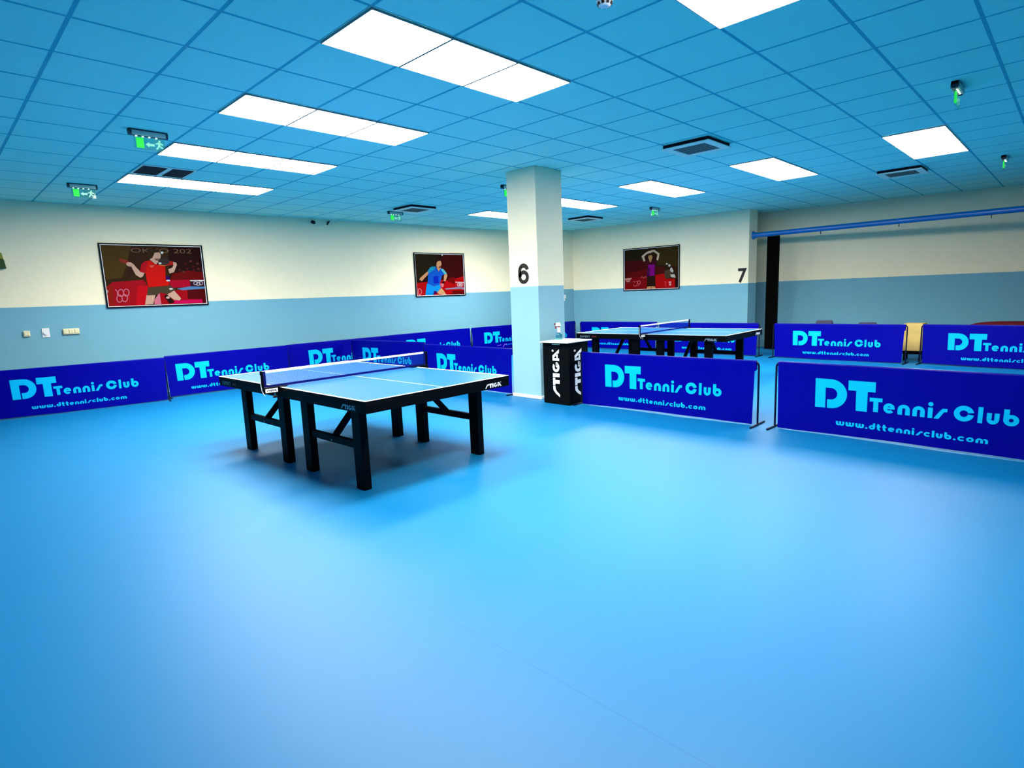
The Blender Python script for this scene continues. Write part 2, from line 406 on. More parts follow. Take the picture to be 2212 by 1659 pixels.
# flat colour patches of the three framed photographs: (red, green, blue, u, v, u, v, ...), u v in thousandths of the print
PICS = {
    'player_red': [(62, 38, 10, 0, 1000, 1000, 1000, 1000, 0, 0, 0), (88, 62, 18, 3, 998, 288, 1000, 219, 673, 158, 463, 8, 446), (60, 30, 14, 288, 1000, 566, 996, 543, 676, 203, 462), (46, 8, 6, 656, 1000, 1000, 1000, 1000, 428, 633, 433), (122, 2, 4, 671, 537, 841, 587, 1000, 556, 999, 417, 632, 418), (90, 20, 20, 841, 708, 835, 694, 823, 688, 812, 693, 809, 708, 814, 722, 826, 728, 837, 722), (110, 50, 45, 894, 749, 888, 735, 876, 728, 865, 734, 861, 749, 867, 763, 879, 769, 890, 763), (90, 20, 20, 919, 658, 913, 643, 901, 637, 890, 643, 886, 658, 892, 672, 904, 678, 915, 672), (110, 50, 45, 967, 709, 961, 695, 949, 689, 938, 694, 934, 709, 940, 723, 952, 729, 963, 723), (90, 20, 20, 847, 617, 841, 603, 829, 597, 818, 603, 815, 617, 820, 631, 832, 637, 843, 631), (110, 50, 45, 806, 567, 800, 552, 789, 546, 778, 552, 774, 567, 780, 581, 791, 587, 802, 581), (90, 20, 20, 921, 597, 915, 582, 903, 577, 892, 582, 888, 597, 894, 611, 906, 617, 917, 611), (110, 50, 45, 974, 617, 968, 603, 956, 597, 944, 603, 940, 617, 946, 632, 958, 638, 970, 632), (90, 20, 20, 765, 597, 759, 583, 747, 577, 736, 583, 733, 597, 739, 611, 750, 617, 761, 611), (188, 6, 26, 65, 397, 367, 431, 405, 323, 376, 2, 0, 0, 5, 323), (168, 26, 12, 0, 321, 65, 329, 52, 2, 0, 0), (226, 2, 22, 296, 335, 405, 323, 376, 2, 261, 2), (198, 0, 42, 626, 418, 842, 425, 845, 293, 629, 288), (186, 2, 22, 511, 241, 1000, 253, 999, 2, 435, 7), (92, 0, 4, 805, 248, 1000, 260, 999, 2, 958, 2, 957, 74, 799, 86), (236, 0, 92, 649, 65, 950, 72, 956, 10, 640, 15), (96, 150, 200, 695, 271, 846, 307, 1000, 297, 1000, 263, 754, 242), (64, 18, 44, 853, 402, 1000, 405, 1000, 309, 850, 307), (245, 240, 240, 842, 417, 1000, 417, 1000, 399, 853, 397), (235, 225, 230, 928, 360, 922, 340, 917, 346, 922, 360), (235, 225, 230, 922, 340, 909, 328, 908, 337, 917, 346), (235, 225, 230, 909, 328, 894, 328, 897, 338, 908, 337), (235, 225, 230, 894, 328, 883, 341, 889, 347, 897, 338), (235, 225, 230, 883, 341, 880, 361, 886, 361, 889, 347), (235, 225, 230, 880, 361, 886, 381, 891, 375, 886, 361), (235, 225, 230, 886, 381, 899, 394, 900, 384, 891, 375), (235, 225, 230, 899, 394, 914, 393, 911, 384, 900, 384), (235, 225, 230, 914, 393, 925, 381, 919, 375, 911, 384), (235, 225, 230, 925, 381, 928, 360, 922, 360, 919, 375), (235, 225, 230, 956, 349, 950, 329, 945, 335, 950, 350), (235, 225, 230, 950, 329, 937, 317, 936, 326, 945, 335), (235, 225, 230, 937, 317, 922, 317, 925, 327, 936, 326), (235, 225, 230, 922, 317, 911, 330, 916, 336, 925, 327), (235, 225, 230, 911, 330, 908, 350, 914, 350, 916, 336), (235, 225, 230, 908, 350, 914, 371, 918, 365, 914, 350), (235, 225, 230, 914, 371, 927, 383, 928, 373, 918, 365), (235, 225, 230, 927, 383, 941, 383, 939, 373, 928, 373), (235, 225, 230, 941, 383, 953, 370, 947, 364, 939, 373), (235, 225, 230, 953, 370, 956, 349, 950, 350, 947, 364), (235, 225, 230, 985, 359, 979, 339, 975, 345, 979, 359), (235, 225, 230, 979, 339, 966, 326, 965, 336, 975, 345), (235, 225, 230, 966, 326, 951, 327, 954, 336, 965, 336), (235, 225, 230, 951, 327, 940, 340, 946, 345, 954, 336), (235, 225, 230, 940, 340, 937, 360, 943, 360, 946, 345), (235, 225, 230, 937, 360, 943, 380, 948, 374, 943, 360), (235, 225, 230, 943, 380, 956, 393, 957, 383, 948, 374), (235, 225, 230, 956, 393, 971, 393, 968, 383, 957, 383), (235, 225, 230, 971, 393, 982, 380, 977, 374, 968, 383), (235, 225, 230, 982, 380, 985, 359, 979, 359, 977, 374), (240, 188, 160, 377, 177, 465, 174, 430, 15, 348, 9), (240, 128, 150, 447, 86, 509, 207, 513, 11, 442, 12), (40, 10, 6, 550, 151, 585, 175, 657, 36, 597, 14), (240, 200, 190, 609, 119, 602, 103, 588, 98, 575, 105, 570, 120, 577, 135, 591, 141, 604, 134), (240, 188, 160, 584, 170, 662, 237, 715, 125, 727, 94, 705, 65, 650, 77, 623, 118), (84, 70, 50, 400, 294, 632, 328, 684, 246, 655, 232, 585, 179, 521, 211, 482, 168, 379, 165), (250, 245, 240, 653, 267, 646, 256, 631, 252, 617, 257, 612, 268, 619, 280, 634, 284, 648, 279), (240, 188, 160, 261, 674, 288, 695, 307, 645, 347, 563, 383, 543, 365, 490, 340, 466, 297, 510, 273, 606), (168, 50, 32, 154, 770, 182, 783, 225, 760, 251, 731, 234, 693, 188, 711, 162, 740), (240, 188, 160, 284, 676, 274, 657, 254, 650, 234, 657, 220, 676, 217, 699, 228, 718, 247, 726, 268, 719, 282, 700), (240, 188, 160, 452, 773, 493, 812, 541, 735, 508, 690), (196, 30, 14, 647, 751, 698, 736, 681, 682, 602, 664), (240, 188, 160, 691, 736, 721, 722, 726, 687, 685, 557, 638, 535, 629, 607, 675, 637, 687, 677), (240, 16, 6, 366, 699, 406, 741, 457, 755, 503, 695, 537, 685, 601, 656, 590, 423, 624, 378, 615, 328, 407, 301, 396, 401, 395, 538, 340, 566), (206, 8, 30, 366, 699, 406, 741, 429, 733, 392, 538, 340, 566), (250, 110, 100, 436, 670, 495, 675, 463, 631), (50, 0, 112, 595, 488, 628, 489, 636, 423, 594, 430), (235, 230, 235, 637, 413, 629, 401, 614, 397, 599, 402, 593, 413, 600, 424, 616, 429, 631, 424), (240, 188, 160, 566, 808, 554, 776, 536, 755, 516, 748, 499, 757, 487, 780, 483, 812, 488, 848, 500, 879, 518, 901, 538, 908, 555, 899, 567, 876, 571, 843), (150, 100, 80, 504, 793, 560, 789, 536, 749, 507, 759), (62, 42, 18, 432, 889, 449, 924, 480, 954, 522, 958, 549, 931, 559, 897, 510, 886, 484, 802, 445, 787), (64, 52, 50, 654, 730, 644, 706, 626, 690, 602, 685, 577, 691, 557, 707, 545, 731, 543, 756, 553, 780, 571, 796, 595, 802, 620, 796, 640, 779, 652, 756), (220, 130, 60, 537, 685, 608, 676, 604, 662, 539, 671), (250, 246, 238, 569, 709, 563, 697, 551, 692, 540, 697, 536, 709, 541, 721, 553, 726, 565, 721), (252, 248, 240, 601, 890, 597, 878, 590, 869, 581, 869, 574, 877, 572, 890, 576, 902, 584, 911, 593, 911, 599, 903), (252, 128, 146, 159, 215, 154, 186, 147, 193, 151, 216), (252, 128, 146, 154, 186, 144, 163, 140, 175, 147, 193), (252, 128, 146, 144, 163, 131, 151, 130, 165, 140, 175), (252, 128, 146, 131, 151, 118, 151, 121, 165, 130, 165), (252, 128, 146, 118, 151, 107, 165, 113, 176, 121, 165), (252, 128, 146, 107, 165, 100, 188, 108, 194, 113, 176), (252, 128, 146, 100, 188, 99, 217, 107, 217, 108, 194), (252, 128, 146, 99, 217, 104, 246, 111, 240, 107, 217), (252, 128, 146, 104, 246, 114, 269, 119, 258, 111, 240), (252, 128, 146, 114, 269, 127, 282, 128, 268, 119, 258), (252, 128, 146, 127, 282, 141, 281, 138, 267, 128, 268), (252, 128, 146, 141, 281, 152, 268, 146, 257, 138, 267), (252, 128, 146, 152, 268, 158, 244, 150, 238, 146, 257), (252, 128, 146, 158, 244, 159, 215, 151, 216, 150, 238), (252, 128, 146, 211, 219, 206, 190, 199, 197, 203, 220), (252, 128, 146, 206, 190, 196, 167, 192, 179, 199, 197), (252, 128, 146, 196, 167, 183, 154, 182, 169, 192, 179), (252, 128, 146, 183, 154, 170, 155, 172, 169, 182, 169), (252, 128, 146, 170, 155, 158, 168, 164, 179, 172, 169), (252, 128, 146, 158, 168, 152, 192, 160, 198, 164, 179), (252, 128, 146, 152, 192, 151, 221, 159, 221, 160, 198), (252, 128, 146, 151, 221, 156, 250, 163, 244, 159, 221), (252, 128, 146, 156, 250, 166, 273, 170, 262, 163, 244), (252, 128, 146, 166, 273, 179, 286, 180, 272, 170, 262), (252, 128, 146, 179, 286, 193, 286, 190, 272, 180, 272), (252, 128, 146, 193, 286, 204, 272, 198, 261, 190, 272), (252, 128, 146, 204, 272, 211, 249, 202, 243, 198, 261), (252, 128, 146, 211, 249, 211, 219, 203, 220, 202, 243), (252, 128, 146, 139, 122, 134, 93, 127, 99, 131, 122), (252, 128, 146, 134, 93, 124, 70, 119, 81, 127, 99), (252, 128, 146, 124, 70, 111, 57, 110, 72, 119, 81), (252, 128, 146, 111, 57, 98, 58, 100, 72, 110, 72), (252, 128, 146, 98, 58, 86, 72, 92, 82, 100, 72), (252, 128, 146, 86, 72, 80, 95, 88, 101, 92, 82), (252, 128, 146, 80, 95, 79, 124, 87, 124, 88, 101), (252, 128, 146, 79, 124, 84, 153, 91, 147, 87, 124), (252, 128, 146, 84, 153, 94, 176, 98, 165, 91, 147), (252, 128, 146, 94, 176, 107, 188, 108, 174, 98, 165), (252, 128, 146, 107, 188, 120, 188, 118, 174, 108, 174), (252, 128, 146, 120, 188, 132, 175, 125, 164, 118, 174), (252, 128, 146, 132, 175, 138, 151, 130, 145, 125, 164), (252, 128, 146, 138, 151, 139, 122, 131, 122, 130, 145), (252, 128, 146, 189, 127, 184, 98, 177, 105, 180, 128), (252, 128, 146, 184, 98, 174, 75, 169, 87, 177, 105), (252, 128, 146, 174, 75, 161, 63, 160, 77, 169, 87), (252, 128, 146, 161, 63, 147, 63, 150, 77, 160, 77), (252, 128, 146, 147, 63, 136, 77, 142, 88, 150, 77), (252, 128, 146, 136, 77, 129, 101, 137, 107, 142, 88), (252, 128, 146, 129, 101, 128, 130, 137, 130, 137, 107), (252, 128, 146, 128, 130, 134, 159, 141, 152, 137, 130), (252, 128, 146, 134, 159, 144, 182, 148, 170, 141, 152), (252, 128, 146, 144, 182, 157, 194, 157, 180, 148, 170), (252, 128, 146, 157, 194, 170, 194, 167, 180, 157, 180), (252, 128, 146, 170, 194, 181, 181, 175, 169, 167, 180), (252, 128, 146, 181, 181, 188, 157, 180, 151, 175, 169), (252, 128, 146, 188, 157, 189, 127, 180, 128, 180, 151), (252, 128, 146, 78, 278, 85, 276, 82, 262, 77, 264), (252, 128, 146, 85, 276, 91, 269, 86, 256, 82, 262), (252, 128, 146, 91, 269, 96, 258, 90, 248, 86, 256), (252, 128, 146, 96, 258, 100, 244, 92, 237, 90, 248), (252, 128, 146, 100, 244, 101, 228, 93, 224, 92, 237), (252, 128, 146, 101, 228, 101, 210, 93, 211, 93, 224), (252, 128, 146, 101, 210, 99, 193, 91, 197, 93, 211), (252, 128, 146, 99, 193, 95, 177, 88, 185, 91, 197), (230, 190, 180, 13, 247, 10, 229, 4, 222, 0, 230, 0, 247, 1, 264, 7, 271, 12, 264)],
    'player_blue': [(38, 10, 2, 0, 1000, 1000, 1000, 1000, 0, 0, 0), (34, 22, 2, 5, 994, 443, 999, 408, 696, 7, 342), (64, 2, 3, 549, 999, 1000, 1000, 1000, 340, 466, 354), (190, 0, 6, 7, 306, 191, 325, 467, 373, 682, 349, 996, 466, 999, 1, 1, 1), (120, 0, 0, 663, 411, 795, 445, 798, 259, 648, 325), (110, 0, 2, 739, 98, 997, 104, 999, 1, 722, 6), (150, 140, 165, 581, 160, 784, 174, 840, 190, 998, 172, 997, 108, 938, 139, 596, 129), (225, 205, 205, 801, 321, 1000, 309, 1000, 285, 813, 301), (240, 225, 225, 906, 243, 899, 218, 891, 225, 896, 243), (240, 225, 225, 899, 218, 882, 203, 879, 214, 891, 225), (240, 225, 225, 882, 203, 861, 204, 865, 214, 879, 214), (240, 225, 225, 861, 204, 845, 220, 853, 226, 865, 214), (240, 225, 225, 845, 220, 840, 245, 850, 245, 853, 226), (240, 225, 225, 840, 245, 847, 270, 855, 263, 850, 245), (240, 225, 225, 847, 270, 864, 285, 867, 274, 855, 263), (240, 225, 225, 864, 285, 885, 284, 881, 273, 867, 274), (240, 225, 225, 885, 284, 901, 268, 893, 262, 881, 273), (240, 225, 225, 901, 268, 906, 243, 896, 243, 893, 262), (240, 225, 225, 942, 242, 935, 217, 927, 224, 932, 242), (240, 225, 225, 935, 217, 917, 202, 915, 213, 927, 224), (240, 225, 225, 917, 202, 897, 203, 900, 213, 915, 213), (240, 225, 225, 897, 203, 881, 219, 889, 225, 900, 213), (240, 225, 225, 881, 219, 875, 244, 885, 243, 889, 225), (240, 225, 225, 875, 244, 883, 269, 890, 262, 885, 243), (240, 225, 225, 883, 269, 900, 284, 903, 273, 890, 262), (240, 225, 225, 900, 284, 921, 283, 917, 272, 903, 273), (240, 225, 225, 921, 283, 937, 267, 928, 261, 917, 272), (240, 225, 225, 937, 267, 942, 242, 932, 242, 928, 261), (240, 225, 225, 978, 241, 970, 216, 963, 223, 968, 241), (240, 225, 225, 970, 216, 953, 201, 950, 212, 963, 223), (240, 225, 225, 953, 201, 932, 201, 936, 212, 950, 212), (240, 225, 225, 932, 201, 916, 217, 925, 224, 936, 212), (240, 225, 225, 916, 217, 911, 243, 921, 242, 925, 224), (240, 225, 225, 911, 243, 918, 268, 926, 261, 921, 242), (240, 225, 225, 918, 268, 936, 282, 938, 272, 926, 261), (240, 225, 225, 936, 282, 956, 282, 953, 271, 938, 272), (240, 225, 225, 956, 282, 972, 266, 964, 260, 953, 271), (240, 225, 225, 972, 266, 978, 241, 968, 241, 964, 260), (250, 120, 130, 99, 93, 93, 57, 80, 65, 85, 93), (250, 120, 130, 93, 57, 79, 29, 71, 43, 80, 65), (250, 120, 130, 79, 29, 60, 14, 58, 31, 71, 43), (250, 120, 130, 60, 14, 40, 15, 44, 31, 58, 31), (250, 120, 130, 40, 15, 23, 31, 32, 44, 44, 31), (250, 120, 130, 23, 31, 12, 60, 25, 67, 32, 44), (250, 120, 130, 12, 60, 9, 96, 23, 96, 25, 67), (250, 120, 130, 9, 96, 15, 131, 28, 124, 23, 96), (250, 120, 130, 15, 131, 29, 159, 37, 146, 28, 124), (250, 120, 130, 29, 159, 48, 175, 50, 158, 37, 146), (250, 120, 130, 48, 175, 68, 174, 64, 157, 50, 158), (250, 120, 130, 68, 174, 85, 157, 76, 144, 64, 157), (250, 120, 130, 85, 157, 97, 128, 83, 121, 76, 144), (250, 120, 130, 97, 128, 99, 93, 85, 93, 83, 121), (250, 120, 130, 15, 179, 25, 171, 19, 158, 12, 165), (250, 120, 130, 25, 171, 34, 156, 24, 147, 19, 158), (250, 120, 130, 34, 156, 39, 136, 27, 131, 24, 147), (250, 120, 130, 39, 136, 40, 113, 28, 112, 27, 131), (250, 120, 130, 40, 113, 38, 90, 27, 94, 28, 112), (250, 120, 130, 38, 90, 33, 68, 23, 77, 27, 94), (250, 120, 130, 33, 68, 24, 51, 17, 63, 23, 77), (250, 120, 130, 24, 51, 14, 40, 10, 54, 17, 63), (250, 120, 130, 0, 0, 0, 15, 10, 9, 8, 0), (250, 120, 130, 0, 15, 6, 33, 15, 23, 10, 9), (250, 120, 130, 6, 33, 16, 46, 21, 33, 15, 23), (250, 120, 130, 16, 46, 27, 52, 29, 38, 21, 33), (250, 120, 130, 27, 52, 39, 52, 37, 38, 29, 38), (250, 120, 130, 39, 52, 50, 44, 44, 32, 37, 38), (250, 120, 130, 50, 44, 59, 30, 49, 21, 44, 32), (250, 120, 130, 59, 30, 64, 12, 52, 7, 49, 21), (228, 162, 112, 406, 72, 501, 169, 546, 106, 596, 0, 536, 0, 430, 30), (12, 156, 240, 208, 288, 354, 211, 463, 281, 493, 182, 411, 72, 349, 113, 321, 2, 163, 1), (60, 0, 90, 338, 101, 391, 99, 399, 50, 323, 2), (228, 162, 112, 235, 583, 269, 541, 154, 405, 112, 349, 62, 383, 83, 430), (228, 162, 112, 592, 535, 634, 510, 638, 467, 594, 336, 557, 337, 568, 468), (40, 2, 4, 530, 340, 586, 339, 562, 278, 516, 277), (240, 120, 130, 468, 281, 554, 284, 552, 217, 514, 181), (12, 92, 206, 250, 565, 324, 699, 408, 696, 450, 586, 512, 658, 570, 631, 610, 572, 591, 511, 528, 485, 462, 254, 338, 221, 221, 286, 239, 457), (24, 152, 186, 237, 587, 292, 679, 356, 703, 408, 693, 362, 618, 269, 541), (90, 200, 205, 501, 646, 559, 640, 630, 535, 585, 501, 542, 573), (8, 40, 190, 344, 455, 451, 477, 448, 294, 346, 284), (228, 162, 112, 423, 677, 518, 677, 461, 584), (228, 162, 112, 528, 767, 520, 725, 502, 692, 478, 673, 452, 674, 429, 692, 415, 726, 411, 768, 419, 810, 436, 843, 461, 862, 486, 862, 509, 843, 524, 810), (120, 70, 45, 482, 707, 515, 719, 491, 659, 459, 665), (42, 16, 12, 398, 768, 411, 852, 459, 895, 496, 883, 512, 846, 450, 822, 431, 792, 419, 720), (250, 245, 240, 569, 981, 564, 968, 552, 962, 541, 968, 537, 980, 542, 993, 554, 999, 565, 993)],
    'player_purple': [(52, 26, 6, 0, 1000, 1000, 1000, 1000, 0, 0, 0), (36, 26, 4, 1, 997, 453, 998, 425, 730, 1, 731), (62, 44, 6, 621, 998, 999, 998, 999, 525, 620, 572), (78, 0, 4, 2, 713, 425, 712, 438, 275, 1, 288), (110, 2, 4, 105, 423, 438, 498, 438, 275, 33, 286), (140, 0, 6, 1, 288, 431, 311, 437, 0, 0, 2), (84, 8, 6, 587, 548, 752, 509, 758, 334, 586, 346), (196, 0, 2, 583, 337, 752, 361, 784, 228, 946, 227, 939, 1, 586, 1), (42, 2, 2, 939, 223, 999, 228, 999, 1, 939, 1), (226, 150, 140, 2, 291, 150, 293, 104, 246, 2, 247), (226, 150, 140, 19, 235, 113, 235, 90, 198, 42, 197), (120, 40, 40, 19, 187, 140, 189, 139, 167, 19, 164), (250, 110, 120, 311, 166, 308, 145, 300, 150, 302, 167), (250, 110, 120, 308, 145, 299, 128, 294, 137, 300, 150), (250, 110, 120, 299, 128, 287, 119, 285, 130, 294, 137), (250, 110, 120, 287, 119, 272, 119, 274, 131, 285, 130), (250, 110, 120, 272, 119, 260, 130, 265, 139, 274, 131), (250, 110, 120, 260, 130, 251, 148, 259, 152, 265, 139), (250, 110, 120, 251, 148, 248, 170, 257, 169, 259, 152), (250, 110, 120, 248, 170, 251, 192, 259, 186, 257, 169), (250, 110, 120, 251, 192, 260, 209, 265, 199, 259, 186), (250, 110, 120, 260, 209, 273, 218, 275, 206, 265, 199), (250, 110, 120, 273, 218, 287, 217, 285, 205, 275, 206), (250, 110, 120, 287, 217, 300, 206, 294, 198, 285, 205), (250, 110, 120, 300, 206, 308, 188, 300, 184, 294, 198), (250, 110, 120, 308, 188, 311, 166, 302, 167, 300, 184), (250, 110, 120, 210, 210, 221, 215, 222, 203, 214, 199), (250, 110, 120, 221, 215, 233, 213, 231, 202, 222, 203), (250, 110, 120, 233, 213, 244, 204, 238, 195, 231, 202), (250, 110, 120, 244, 204, 252, 189, 244, 184, 238, 195), (250, 110, 120, 252, 189, 256, 171, 247, 170, 244, 184), (250, 110, 120, 256, 171, 255, 152, 246, 156, 247, 170), (250, 110, 120, 255, 152, 249, 136, 242, 143, 246, 156), (250, 110, 120, 249, 136, 240, 123, 236, 134, 242, 143), (250, 110, 120, 232, 102, 225, 89, 219, 97, 223, 107), (250, 110, 120, 225, 89, 216, 80, 212, 90, 219, 97), (250, 110, 120, 216, 80, 204, 76, 204, 88, 212, 90), (250, 110, 120, 204, 76, 192, 79, 195, 90, 204, 88), (250, 110, 120, 192, 79, 182, 88, 188, 97, 195, 90), (250, 110, 120, 182, 88, 175, 102, 183, 106, 188, 97), (250, 110, 120, 175, 102, 172, 118, 181, 118, 183, 106), (250, 110, 120, 172, 118, 174, 134, 182, 129, 181, 118), (250, 110, 120, 284, 103, 278, 94, 273, 102, 277, 109), (250, 110, 120, 278, 94, 271, 88, 267, 98, 273, 102), (250, 110, 120, 271, 88, 262, 85, 261, 95, 267, 98), (250, 110, 120, 262, 85, 253, 85, 255, 96, 261, 95), (250, 110, 120, 253, 85, 245, 90, 249, 99, 255, 96), (250, 110, 120, 245, 90, 238, 97, 244, 104, 249, 99), (250, 110, 120, 238, 97, 233, 107, 240, 112, 244, 104), (250, 110, 120, 233, 107, 230, 119, 238, 120, 240, 112), (250, 110, 120, 161, 212, 169, 215, 171, 204, 165, 202), (250, 110, 120, 169, 215, 179, 215, 177, 204, 171, 204), (250, 110, 120, 179, 215, 187, 211, 184, 202, 177, 204), (250, 110, 120, 187, 211, 195, 205, 189, 197, 184, 202), (250, 110, 120, 195, 205, 200, 196, 192, 191, 189, 197), (250, 110, 120, 200, 196, 203, 186, 194, 185, 192, 191), (250, 110, 120, 203, 186, 202, 175, 194, 177, 194, 185), (250, 110, 120, 202, 175, 199, 165, 192, 171, 194, 177), (210, 90, 90, 318, 278, 346, 312, 338, 322, 311, 288), (210, 90, 90, 348, 317, 346, 312, 342, 310, 338, 312, 337, 317, 338, 322, 342, 324, 346, 322), (210, 90, 90, 338, 313, 365, 266, 374, 275, 346, 321), (210, 90, 90, 375, 270, 373, 265, 370, 263, 366, 266, 364, 271, 366, 276, 370, 278, 373, 275), (210, 90, 90, 373, 265, 408, 308, 400, 318, 366, 276), (210, 90, 90, 409, 313, 408, 308, 404, 306, 400, 308, 398, 313, 400, 318, 404, 320, 408, 318), (210, 90, 90, 400, 308, 420, 280, 428, 290, 408, 318), (210, 90, 90, 430, 285, 428, 280, 424, 278, 420, 280, 419, 285, 420, 290, 424, 292, 428, 290), (226, 196, 160, 403, 694, 386, 776, 348, 766, 365, 684), (226, 196, 160, 387, 769, 381, 751, 367, 745, 353, 754, 347, 773, 353, 790, 367, 797, 381, 788), (226, 196, 160, 385, 782, 369, 819, 334, 797, 350, 759), (226, 196, 160, 371, 806, 366, 788, 352, 782, 337, 791, 332, 810, 338, 827, 352, 834, 366, 825), (226, 196, 160, 364, 787, 431, 852, 406, 894, 339, 829), (226, 196, 160, 438, 871, 433, 853, 419, 847, 405, 856, 399, 875, 405, 892, 419, 898, 433, 890), (226, 196, 160, 429, 850, 483, 889, 463, 934, 408, 896), (226, 196, 160, 493, 910, 487, 892, 473, 886, 459, 895, 453, 914, 459, 931, 473, 937, 487, 928), (226, 196, 160, 468, 887, 491, 876, 502, 924, 479, 936), (226, 196, 160, 516, 898, 511, 881, 497, 875, 483, 884, 477, 902, 483, 920, 497, 926, 511, 917), (226, 196, 160, 515, 889, 532, 905, 509, 944, 492, 928), (226, 196, 160, 538, 923, 533, 906, 520, 901, 507, 909, 502, 926, 508, 943, 520, 948, 533, 940), (226, 196, 160, 522, 901, 569, 900, 566, 948, 519, 948), (226, 196, 160, 585, 922, 580, 906, 567, 900, 555, 909, 549, 926, 555, 942, 567, 948, 580, 940), (226, 196, 160, 557, 906, 637, 823, 657, 860, 578, 942), (226, 196, 160, 665, 840, 660, 824, 647, 818, 634, 826, 629, 843, 634, 860, 647, 865, 660, 857), (226, 196, 160, 629, 848, 609, 718, 645, 706, 665, 835), (226, 196, 160, 645, 710, 640, 694, 627, 688, 614, 696, 609, 714, 614, 730, 627, 736, 640, 728), (48, 10, 10, 405, 838, 446, 870, 456, 798, 452, 674, 412, 687), (48, 10, 10, 540, 826, 581, 839, 607, 767, 600, 670, 533, 676), (206, 152, 92, 536, 773, 532, 744, 521, 722, 505, 710, 488, 712, 472, 726, 461, 751, 457, 780, 461, 809, 472, 832, 488, 843, 505, 841, 521, 827, 532, 803), (60, 30, 10, 456, 816, 473, 854, 510, 864, 537, 826, 520, 827, 480, 822), (206, 152, 92, 473, 717, 520, 713, 503, 652, 483, 667), (74, 6, 28, 408, 687, 466, 691, 493, 644, 527, 686, 607, 670, 587, 566, 439, 578), (148, 0, 134, 452, 594, 580, 593, 576, 320, 431, 316, 452, 443), (84, 0, 78, 442, 515, 493, 520, 486, 319, 431, 317), (42, 14, 4, 438, 320, 578, 320, 593, 63, 429, 66), (222, 150, 92, 434, 57, 509, 67, 512, 1, 429, 1), (222, 150, 92, 519, 66, 585, 54, 591, 2, 519, 2), (88, 62, 42, 752, 422, 850, 467, 888, 378, 862, 249, 765, 242), (226, 208, 192, 819, 587, 812, 574, 798, 569, 783, 576, 777, 590, 783, 603, 798, 607, 812, 601), (226, 208, 192, 864, 542, 858, 521, 843, 513, 828, 523, 822, 545, 828, 567, 843, 575, 858, 565), (226, 208, 192, 850, 484, 888, 492, 915, 415, 907, 366, 859, 406), (226, 208, 192, 859, 328, 933, 333, 954, 244, 875, 264), (40, 20, 14, 865, 483, 857, 459, 837, 451, 816, 462, 808, 488, 816, 511, 837, 520, 857, 508), (252, 170, 170, 876, 86, 873, 70, 862, 61, 849, 62, 839, 72, 835, 88, 839, 103, 849, 112, 862, 111, 873, 101), (252, 170, 170, 830, 160, 880, 160, 875, 123, 835, 122), (240, 60, 60, 748, 149, 784, 147, 784, 166, 748, 168), (240, 60, 60, 792, 156, 789, 149, 784, 147, 779, 150, 777, 157, 779, 164, 784, 166, 789, 163), (240, 60, 60, 778, 160, 761, 102, 775, 94, 791, 153), (240, 60, 60, 775, 98, 773, 91, 768, 88, 763, 91, 761, 98, 763, 105, 768, 108, 773, 105), (240, 60, 60, 761, 95, 778, 41, 791, 48, 775, 101), (240, 60, 60, 791, 44, 789, 38, 784, 35, 779, 38, 777, 45, 779, 52, 784, 54, 789, 51)]}

H = 3.1917
ST = 0.625

# ------------------------------------------------------------------ the room
def prism(name, pts, z0, z1, m, kind='structure'):
    b = MB(); n = len(pts)
    vs = [(x, y, z0) for x, y in pts] + [(x, y, z1) for x, y in pts]
    fs = [tuple(range(n))[::-1], tuple(range(n, 2 * n))] + [(i, (i + 1) % n, (i + 1) % n + n, i + n) for i in range(n)]
    b.add(vs, fs, m)
    return tag(b.build(name), kind=kind)
def wall(name, p, q, th, m):
    p = Vector(p); q = Vector(q); d = (q - p).normalized(); n = Vector((-d.y, d.x)) * th
    return prism(name, [p, q, q + n, p + n], 0, H + 0.02, m)
def wy(x): return 7.90195 - 0.052063 * x            # face of the left wall
def wfx(y): return 12.536 - 0.1413 * y              # face of the far wall

prism('floor', [(-11.2, -12.2), (15, -12.2), (15, 8.8), (-11.2, 8.8)], -0.08, 0, 'floor')
prism('ceiling', [(-11.2, -12.2), (15, -12.2), (15, 8.8), (-11.2, 8.8)], H, H + 0.08, 'ceiling')
M['wl'] = wall_mat('left wall paint', 1.585); M['wr'] = wall_mat('right wall paint', 1.548)
M['wf'] = wall_mat('far wall paint', 1.562); M['wp'] = wall_mat('brightened pillar paint', 1.595, (.27, .49, .56))  # pillar's lower coat lightened to carry the strong light on its face
wall('wall_left', (9.9, wy(9.9)), (-11, wy(-11)), -0.12, 'wl')
prism('wall_corner', [(9.9, 6.62), (10.97, 6.548), (11.4, 6.548), (11.4, 7.6), (9.9, 7.6)], 0, H + 0.02, 'wl')
prism('wall_right', [(10.96, 6.56), (11.343, 1.77), (11.654, 1.714), (11.28, 6.6)], 0, H + 0.02, 'wr')
wall('wall_far', (wfx(-12), -12), (wfx(4.2), 4.2), -0.12, 'wf')
prism('wall_passage', [(11.3, 4.0), (12.2, 4.0), (12.2, 4.15), (11.3, 4.15)], 0, H + 0.02, 'wf')
wall('wall_entrance', (-11, 8.7), (-11, -12.1), -0.12, 'wl')
wall('wall_near', (-11, -12), (14.4, -12), -0.12, 'wl')

